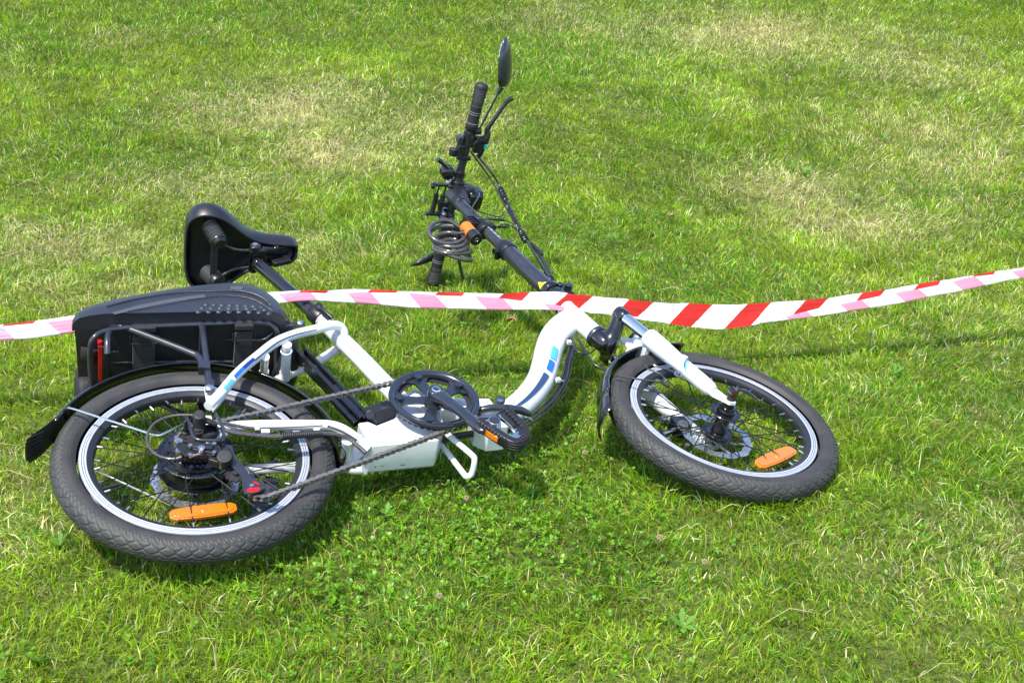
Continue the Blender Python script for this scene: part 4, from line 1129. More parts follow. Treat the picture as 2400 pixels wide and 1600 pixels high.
# phone holder: two rails, end claws and a thumb screw
ph = MB()
o0 = HBP(-.044, -.034, -.004)
for dx in (0, -.020):
    ph.tube([(*(o0 + bd * -.030 + FX * dx), .0068), (*(o0 + bd * .026 + FX * dx), .0068)], n=12)
    ph.cyl(o0 + bd * .024 + FX * (dx + .001), o0 + bd * .052 + FX * (dx + .002), .0026)
ph.bar(o0 + bd * .054 + FX * .014, o0 + bd * .054 - FX * .036, .014, .006, up=bd)
ph.bar(o0 + bd * -.034 + FX * .008, o0 + bd * -.034 - FX * .036, .016, .008, up=bd)
ph.tube([(*(o0 - bd * .034 - FX * .034), .006), (*(o0 - bd * .030 - FX * .038 - FY * .016), .006)], n=8)
ph.tube([(*(o0 + bd * .054 - FX * .036), .006), (*(o0 + bd * .050 - FX * .040 - FY * .014), .006)], n=8)
ph.bar(o0 - FX * .01, HBP(-.048, -.012, 0), .020, .014, up=bd)
ph.tube([(*HBP(-.058), .0165), (*HBP(-.040), .0165)], n=22)
PH = ph.build('phone_holder', 'black_plastic', HBAR, bevel=.001)
kn = MB(); kn.lathe([(.0001, .012), (.0065, .011), (.0075, .008), (.0075, .001), (.004, 0)], c=o0 + bd * .058 + FX * .006, ax=bd, n=20)
kn.build('thumb_screw', 'steel', PH)
rn = MB()
rn.lathe([(.0120, -.010), (.024, -.010), (.027, -.004), (.024, .002), (.027, .007), (.023, .012), (.012, .012)], c=HBP(-.080, -.010, 0), ax=bd, n=36)
rn.bolt(HBP(-.070, -.036, -.010), ax=-FY, r=.005, h=.003)
rn.build('dynamo_clamp', 'black_gloss', HBAR)
rk = MB(); rk.bar(HBP(-.100, -.006, -.010), HBP(-.165, -.008, -.012), .030, .022, up=FY); rk.build('throttle_box', 'black_plastic', HBAR, bevel=.003)

# ---------------------------------------------------------------- cables
def cable(pts, r, m='cable_black', name='cable', n=6):
    g = MB(); g.tube([(*p, r) for p in spline(pts, n)], n=8)
    return g.build(name, m, bike, smooth=180)
lv_ = HBP(.098, .044, .004); lv2 = HBP(.100, .022, .0)
knot = V(F(-0.1831, 1.0822, 0.0200)); mid = V(F(-0.1931, 0.9128, 0.0100)); low_ = V(F(-0.1997, 0.8140, 0.0100)); foot = V(F(-0.2041, 0.5543, 0.0100))
for k, (a, off) in enumerate(((lv_, .000), (HBP(.104, .034, .002), .003))):
    o_ = Vector((off, off, off * .5))
    cable([a, a.lerp(knot, .5) + FX * .006, knot + o_, mid + o_, low_ + o_, low_.lerp(foot, .5) + FX * (.010 + .006 * k), foot + o_], .0023)
cable([HBP(.112, .016, .004), V(F(-0.2043, 1.1123, 0.0300)), V(F(-0.2004, 0.9832, 0.0150)), mid - FX * .004, low_, V(F(-0.1990, 0.6848, 0.0050)), foot - FX * .004], .0023)
cable([low_ + FX * .002, V(F(-0.2096, 0.7240, 0.0200)), V(F(-0.2102, 0.6433, 0.0200)), V(F(-0.2081, 0.5726, 0.0150)), foot], .0026)
cable([HBP(.0, .036, -.016), V(F(-0.2603, 1.0284, 0.0200)), V(F(-0.3226, 0.9032, 0.0300)), V(F(-0.3189, 0.8547, 0.0300)), V(F(-0.2830, 0.8553, 0.0300)), V(F(-0.2395, 0.8788, 0.0200)), V(F(-0.2095, 0.8660, 0.0150)), V(F(-0.1948, 0.8436, 0.0100))], .0018)
cable([HBP(-.05, .030, 0), V(F(-0.2327, 0.9362, 0.0000)), V(F(-0.2104, 0.9479, 0.0100)), V(F(-0.1989, 0.9294, 0.0100)), V(F(-0.1973, 0.8772, 0.0050))], .0018)
cable([HBP(-.10, .044, .0), V(F(-0.2649, 0.8838, -0.0100)), V(F(-0.2307, 0.8917, -0.0000)), V(F(-0.2056, 0.8855, -0.0000)), V(F(-0.1944, 0.8338, 0.0050))], .0020)
cable([V(F(-0.2006, 0.7912, 0.0120)), V(F(-0.1928, 0.7501, 0.0120)), V(F(-0.1900, 0.6957, 0.0120)), V(F(-0.1978, 0.6327, 0.0120)), foot], .0024)
for pts in ([F(-0.2897, 0.8567, 0.0300, 0.0032), F(-0.2378, 0.8766, 0.0200, 0.004)], [F(-0.2465, 0.8843, -0.0050, 0.0036), F(-0.2176, 0.8789, -0.0000, 0.003)], [F(-0.1949, 0.7610, 0.0160, 0.0035), F(-0.1931, 0.7450, 0.0160, 0.0052), F(-0.1855, 0.7116, 0.0160, 0.0048), F(-0.1859, 0.7002, 0.0160, 0.003)]):
    MB().tube(pts, n=12).build('cable_connector', 'black_rubber', bike)
wr = MB()                                     # spiral wrap round the bundle
def coil(a, b, turns, r, rr_=.0026):
    d = (b - a); t = d.normalized(); x = t.orthogonal().normalized(); y = t.cross(x); N_ = int(turns * 12)
    wr.tube([(*(a + d * (k / N_) + (x * math.cos(2 * math.pi * k / 12) + y * math.sin(2 * math.pi * k / 12)) * r), rr_) for k in range(N_ + 1)], n=6)
coil(knot, mid.lerp(knot, .55), 5, .0058); coil(mid.lerp(knot, .55), mid, 2.5, .0050); coil(mid, low_, 3, .0055); coil(low_.lerp(mid, .2), low_ + (low_ - mid) * .35, 5, .0070)
coil_foot = MB()
wr.tube([(*knot, .0048), (*mid, .0054), (*low_, .0060)], n=10)
wr.build('cable_wrap', 'black_plastic', bike)
wr = coil_foot
coil(foot + (low_ - foot) * .14, foot, 4, .0075)
wr.build('cable_wrap', 'black_plastic', bike)
# cables following the main tube
for k in range(4):
    o_ = .0048 * k
    pts = [(0.8717, 0.3470, 0.0060), (0.8691, 0.3145, 0.0100), (0.8380, 0.2543, 0.0120), (0.8107, 0.1982, 0.0100), (0.7759, 0.1474, 0.0060), (0.7231, 0.0946, 0.0040), (0.6704, 0.0582, 0.0020), (0.6115, 0.0403, -0.0000), (0.5486, 0.0397, -0.0020), (0.4987, 0.0351, -0.0060), (0.4703, 0.0434, -0.0200)]
    cable([V(p) + Vector((.0045 * k - .004, -.0020 * k, -.006 * (k % 2))) for p in pts], .0026)
cable([(0.8816, 0.3409, 0.0100), (0.8687, 0.2968, 0.0120), (0.8819, 0.2746, 0.0120), (0.9082, 0.2847, 0.0060), (0.9335, 0.3072, 0.0020)], .0022)
cable([(0.8934, 0.3319, 0.0100), (0.8939, 0.2761, 0.0080), (0.9014, 0.2377, 0.0060), (0.9266, 0.2168, -0.0000), (0.9502, 0.1969, -0.0200), (1.03, .15, -.06), (1.06, .07, -.062)], .0030)
tie = MB()
for p, q in (((0.8593, 0.3079, 0.0200), (0.8757, 0.3097, 0.0060)), ((0.7851, 0.1713, 0.0200), (0.8093, 0.1844, 0.0040)), ((0.6785, 0.0605, 0.0180), (0.6943, 0.0630, 0.0000)), ((0.5987, 0.0315, 0.0150), (0.6064, 0.0362, -0.0100))):
    tie.bar(p, q, .0032, .0035)
    tie.box(p, X3, Y3, Z3, .0045, .0045, .004)
tie.build('cable_ties', 'white_paint', FRAME)
# cables along the chain stay and the coil by the derailleur
cable([(0.0330, 0.0136, 0.0740), (0.0582, -0.0060, 0.0700), (0.1044, -0.0150, 0.0660), (0.1469, -0.0223, 0.0660), (0.1830, -0.0216, 0.0660), (0.2330, -0.0160, 0.0620), (0.2755, -0.0154, 0.0500), (0.2962, -0.0331, 0.0420), (0.3101, -0.0499, 0.0360)], .0042, 'cable_sheath')
cable([(0.0457, 0.0226, 0.0720), (0.0645, 0.0147, 0.0700), (0.0912, 0.0062, 0.0680), (0.1067, 0.0036, 0.0670)], .0030, 'cable_sheath')
cable([(0.2385, 0.0066, 0.0630), (0.2602, -0.0031, 0.0600), (0.2803, -0.0105, 0.0520), (0.3003, -0.0207, 0.0420)], .0024, 'cable_sheath')
cable([(-0.0038, 0.0356, 0.0800), (-0.0264, 0.0410, 0.0780), (-0.0516, 0.0416, 0.0740), (-0.0752, 0.0297, 0.0700), (-0.0887, 0.0062, 0.0660), (-0.0904, -0.0202, 0.0640), (-0.0801, -0.0448, 0.0620), (-0.0622, -0.0616, 0.0640), (-0.0449, -0.0679, 0.0660)], .0026, 'cable_sheath')
cg = MB()
cg.cyl((0.1042, 0.0026, 0.0680), (0.1130, 0.0031, 0.0680), .0042); cg.cyl((0.2341, 0.0057, 0.0640), (0.2426, 0.0025, 0.0640), .0042)
for x0 in (0,): 
    cg.bar((0.1154, -0.0034, 0.0660), (0.1311, -0.0047, 0.0660), .010, .004); cg.bar((0.2140, -0.0067, 0.0640), (0.2263, -0.0064, 0.0640), .009, .004)
cg.build('cable_guide', 'white_paint', FRAME, bevel=.001)
cj = MB(); pj = [V((0.1510, -0.0214, 0.0660)).lerp(V((0.2256, -0.0189, 0.0660)), k / 40) for k in range(41)]
cj.tube([(*p, .0062 + .0010 * (k % 2)) for k, p in enumerate(pj)], n=14)
cj.build('cable_joint', 'black_rubber', bike, smooth=30)
cable([(0.1109, 0.0051, 0.0665), (0.1710, 0.0045, 0.0650), (0.2341, 0.0057, 0.0640)], .0010)
# front brake caliper and lever beside the left leg
cp = MB()
cp.box(F(-0.0662, 0.0492, -0.0500), FX, FY, FZ, .018, .020, .016); cp.cyl(F(-0.0639, 0.0392, -0.0450), F(-0.0761, 0.0253, -0.0280), .0135); cp.cyl(F(-0.0480, 0.0440, -0.0600), F(-0.0713, 0.0192, -0.0350), .010)
cp.bar(F(-0.1132, 0.0205, -0.0500), F(-0.0805, 0.0373, -0.0460), .010, .004); cp.tube([F(-0.1146, 0.0514, -0.0520, 0.004), F(-0.1198, 0.0232, -0.0520, 0.0055), F(-0.1149, 0.0108, -0.0520, 0.0045)], n=10)
cp.cyl(F(-0.0911, 0.0648, -0.0500), F(-0.0890, 0.0502, -0.0440), .007)
CP = cp.build('brake_caliper', 'black_gloss', bike, bevel=.0015)
for pp, rr_, hh_ in ((F(-0.0771, 0.0239, -0.0270), .007, .002), (F(-0.1002, 0.0688, -0.0460), .007, .006), (F(-0.0687, -0.0044, -0.0600), .006, .003)): MB().bolt(pp, ax=FZ, r=rr_, h=hh_).build('bolt', 'steel', CP)
MB().bar(F(-0.1198, 0.0181, -0.0460), F(-0.0873, 0.0290, -0.0400), .007, .002).build('caliper_arm', 'steel', CP)
rcp = MB(); rcp.box((.060, .035, -.052), X3, Y3, Z3, .02, .018, .014); rcp.cyl((.06, .035, -.05), (.06, .035, -.03), .012)
rcp.build('brake_caliper', 'black_gloss', bike, bevel=.0015)

# ---------------------------------------------------------------- pannier bag on the rack
bag = empty('pannier_bag', None, BIKE)
tag(bag, 'black hard-shell pannier bag with honeycomb bumps strapped to the rear rack', 'bag')
outl = spline([(-.208, .338), (-.206, .360), (-.188, .380), (-.140, .404), (-.080, .426), (.000, .448), (.080, .463), (.135, .465), (.175, .446), (.200, .405), (.212, .360), (.208, .340)], 5)
bot = [(.208, .340), (.10, .338), (0, .337), (-.10, .337), (-.208, .338)]
ring0 = [(x, y) for x, y in outl] + [(x, y) for x, y in bot[1:-1]]
cx, cy = 0.0, .338
def bsec(w, k, ky, dx=0):
    return [(cx + (x - cx) * k + dx, .336 + (y - .334) * ky, w) for x, y in ring0]
bm = MB()
bm.loft([bsec(-.130, .80, .75), bsec(-.126, .90, .88), bsec(-.110, .955, .94), bsec(-.06, .975, .95), (bsec(0, .985, .96)), bsec(.050, .995, .97), bsec(.062, 1.0, .98), bsec(.066, .985, .97)])
bm.build('bag_body', 'bag_fabric', bag, smooth=50)
ld = MB()
ld.loft([bsec(.064, 1.0, .99), bsec(.067, 1.018, 1.0), bsec(.078, 1.018, 1.0), bsec(.086, 1.0, .985), bsec(.094, .955, .94), bsec(.100, .86, .86), bsec(.104, .72, .74), bsec(.105, .5, .52)])
LID = ld.build('lid', 'bag_shell', bag, smooth=50)
zp = MB()
zp.tube([(x * 1.012, .336 + (y - .334) * 1.0, .0655) for x, y in outl], r=.0028, n=6); zp.build('zip', 'webbing', LID)
def lid_z(x, y):                                # height of the lid's skin
    ky = max(0, (y - .336)) / .13; kx = abs(x) / .208
    ymax = .336 + (np.interp(x, [p[0] for p in outl[:48]], [p[1] for p in outl[:48]]) - .334)
    e = max(kx, (y - .336) / max(.02, ymax - .336))
    return float(np.interp(e, [0, .5, .72, .86, .94, 1.0, 1.02], [.105, .105, .104, .100, .094, .086, .078]))
hb_ = MB()
for p in ((8, (0.0319, 0.3384, 0.1030), (0.1748, 0.3339, 0.0960)), (8, (0.0409, 0.3520, 0.1030), (0.1674, 0.3454, 0.0980)), (8, (0.0498, 0.3641, 0.1030), (0.1625, 0.3550, 0.0980))):
    for k in range(p[0]):
        c_ = V(p[1]).lerp(V(p[2]), k / (p[0] - 1)); zz = lid_z(c_.x, c_.y)
        c_ = Vector((c_.x, c_.y, zz - .0005)); hb_.dome(c_, (0, 0, 1), .0066, .0030, n=6, k=3)
hb_.build('honeycomb_bump_panel', 'bag_shell', LID, smooth=70)
def strip_on_lid(pts, name, m):
    g = MB(); rows = []
    for a, b in pts:
        a, b = V(a), V(b); row = []
        for k in range(5):
            c_ = a.lerp(b, k / 4); row.append((c_.x, c_.y, lid_z(c_.x, c_.y) + .0012))
        rows.append(row)
    g.loft(rows, closed=False, caps=False); g.build(name, m, LID, smooth=60)
def dense(prs, n=6):
    o = []
    for (a, b), (c_, d_) in zip(prs, prs[1:]):
        for k in range(n): o.append((V(a).lerp(V(c_), k / n), V(b).lerp(V(d_), k / n)))
    o.append((V(prs[-1][0]), V(prs[-1][1]))); return o
strip_on_lid(dense([((-0.1368, 0.3399, 0.1000), (-0.1322, 0.3337, 0.1000)), ((-0.0880, 0.3624, 0.1000), (-0.0839, 0.3485, 0.1000)), ((-0.0193, 0.3849, 0.1000), (-0.0171, 0.3692, 0.1000)), ((0.0492, 0.4003, 0.1000), (0.0516, 0.3890, 0.1000))]), 'hatched_band', 'bag_hatch')
strip_on_lid(dense([((0.1071, 0.4311, 0.1000), (0.1056, 0.4180, 0.1000)), ((0.1336, 0.4288, 0.1000), (0.1282, 0.4142, 0.1000))], 3), 'hatched_patch', 'bag_hatch')
rg = MB()
rg.tube([(x, y, lid_z(x, y) + .0006, .0022) for x, y in [(c_.x, c_.y) for c_ in [V(q) for q in spline([(-0.1456, 0.3644, 0.1000), (-0.0780, 0.3915, 0.1000), (-0.0002, 0.4097, 0.1000), (0.0608, 0.4112, 0.1000), (0.1225, 0.4111, 0.1000), (0.1647, 0.3920, 0.1000), (0.1832, 0.3641, 0.1000)], 6)]]], n=6)
rg.tube([(x, y, lid_z(x, y) + .0006, .0016) for x, y in [(c_.x, c_.y) for c_ in [V(q) for q in spline([(-0.1056, 0.3432, 0.1000), (-0.0204, 0.3709, 0.1000), (0.0409, 0.3862, 0.1000), (0.0940, 0.3941, 0.1000), (0.1455, 0.3813, 0.1000), (0.1847, 0.3434, 0.1000)], 6)]]], n=6)
rg.build('ridge', 'bag_shell', LID, smooth=60)
# side pockets
def pocket(c, rx, ry, rz, name, m, seed):
    g = MB(); rnd = random.Random(seed); secs_ = []
    for i in range(1, 12):
        ph_ = math.pi * i / 12; row = []
        for j in range(20):
            a_ = 2 * math.pi * j / 20
            k_ = 1 + .05 * math.sin(3 * a_ + seed + i * .7) + .03 * math.sin(7 * a_ + i)
            row.append((c[0] + rx * math.copysign(abs(math.sin(ph_)) ** .6, 1) * math.copysign(abs(math.cos(a_)) ** .7, math.cos(a_)) * k_, c[1] + ry * abs(math.sin(ph_)) ** .6 * math.copysign(abs(math.sin(a_)) ** .7, math.sin(a_)) * k_, c[2] + rz * -math.cos(ph_)))
        secs_.append(row)
    g.loft(secs_); return g.build(name, m, bag, smooth=80, subsurf=1)
pocket((-.190, .352, -.095), .022, .050, .045, 'side_pocket', 'bag_fabric', 2)
pocket((.222, .372, -.045), .030, .058, .085, 'side_pocket', 'bag_fabric', 5)
lp_ = MB()
lp_.loft([[(-0.1964, 0.3316, 0.0300), (-0.1659, 0.3184, 0.0300)], [(-0.1984, 0.3391, 0.0000), (-0.1640, 0.3357, 0.0000)], [(-0.1954, 0.3439, -0.0200), (-0.1641, 0.3392, -0.0200)]], closed=False, caps=False)
lp_.tube(spline([(-0.1991, 0.3632, 0.0200, 0.002), (-0.1882, 0.3405, 0.0200, 0.002), (-0.1640, 0.3290, 0.0200, 0.002)], 4), n=6)
lp_.build('side_loop', 'webbing', bag, solid=.002)
piping = MB(); piping.tube(spline([(0.2038, 0.4075, 0.0600, 0.0022), (0.2249, 0.4162, 0.0400, 0.0022), (0.2442, 0.4254, 0.0000, 0.0022), (0.2499, 0.4105, -0.0300, 0.0022)], 5), n=8); piping.build('piping', 'faded_white', bag)
for x0, x1, xa, xb in ((306, 353, 304, 350), (544, 584, 543, 582)):
    pass
for k, (sx0, sx1) in enumerate(((-.098, -.052), (.106, .144))):
    s = MB()
    s.box(((sx0 + sx1) / 2, .3365, .0715), X3, Y3, Z3, (sx1 - sx0) / 2, .0135, .0062)
    S_ = s.build('strap', 'webbing', bag, bevel=.002)
    vs = MB(); vs.box(((sx0 + sx1) / 2, .3275, -.030), X3, Y3, Z3, (sx1 - sx0) / 2 - .001, .0022, .088)
    vs.build('velcro_strip', 'velcro', S_, bevel=.001)
    rgm = MB(); cxx = (sx0 + sx1) / 2; hw = (sx1 - sx0) / 2 + .004
    rgm.tube([(cxx - hw, .324, .058, .0022), (cxx - hw, .322, .040, .0022), (cxx + hw, .322, .040, .0022), (cxx + hw, .324, .058, .0022)], n=8)
    rgm.build('buckle', 'black_plastic', S_)

# ---------------------------------------------------------------- cable lock hanging from the stem
lock = empty('cable_lock', None, BIKE)
tag(lock, 'coiled grey cable lock with orange barrel head hanging beside the handlebar stem', 'lock')
ctrs = [V(F(-0.4182, 0.8080, 0.0120)), V(F(-0.4086, 0.8041, 0.0000)), V(F(-0.4027, 0.7895, -0.0140)), V(F(-0.3981, 0.7802, -0.0260)), V(F(-0.3937, 0.7717, -0.0360))]
cp_ = []
turns = 5.1; N_ = int(turns * 26)
for k in range(N_ + 1):
    t = k / N_; a_ = R(20) + 2 * math.pi * turns * t
    i = min(int(t * 4), 3); c_ = ctrs[i].lerp(ctrs[i + 1], t * 4 - i)
    r_ = .0425 + .004 * math.sin(2.3 * a_) + (.004 if t > .5 else 0)
    tilt = .010 * math.sin(a_ * 1.0 + 4 * t)
    cp_.append((*(c_ + FX * (r_ * math.cos(a_)) + FY * (r_ * 1.02 * math.sin(a_)) + FZ * tilt), .0055))
lk = MB(); lk.tube(cp_, n=12); lk.build('cable', 'cable_sheath', lock, smooth=180)
h0, h1 = V(F(-0.3610, 0.8198, 0.0200)), V(F(-0.3507, 0.7513, 0.0200)); hd_ = (h1 - h0).normalized()
sl_ = MB(); st0 = V(cp_[0][:3])
sl_.tube([(*V(cp_[3][:3]), .0052), (*V(cp_[0][:3]), .0065), (*(h0 - hd_ * .004), .0120), (*h0, .0150)], n=16)
sl_.tube([(*V(cp_[-1][:3]), .0050), (*(h0.lerp(h1, .4) - FX * .030 - FZ * .006), .0058), (*(h0.lerp(h1, .4) - FX * .008), .0080)], n=14)
sl_.build('cable_sleeve', 'black_rubber', lock, smooth=70)
MB().tube([(*(h0 - hd_ * .001), .0150), (*h0, .0166), (*h0.lerp(h1, .60), .0166)], n=28).build('lock_band', 'lock_orange', lock, smooth=40)
lh = MB(); lh.tube([(*h0.lerp(h1, .585), .0160), (*h0.lerp(h1, .60), .0172), (*(h1 - hd_ * .002), .0172), (*h1, .0155), (*(h1 + hd_ * .0002), .0060), (*(h1 - hd_ * .002), .0055)], n=30)
LH = lh.build('lock_head', 'black_plastic', lock, smooth=40)
kh = MB(); kh.lathe([(.0058, .0008), (.0044, .0012), (.0035, -.001), (.0001, -.001)], c=h1, ax=hd_, n=20); kh.build('keyhole', 'steel', LH)

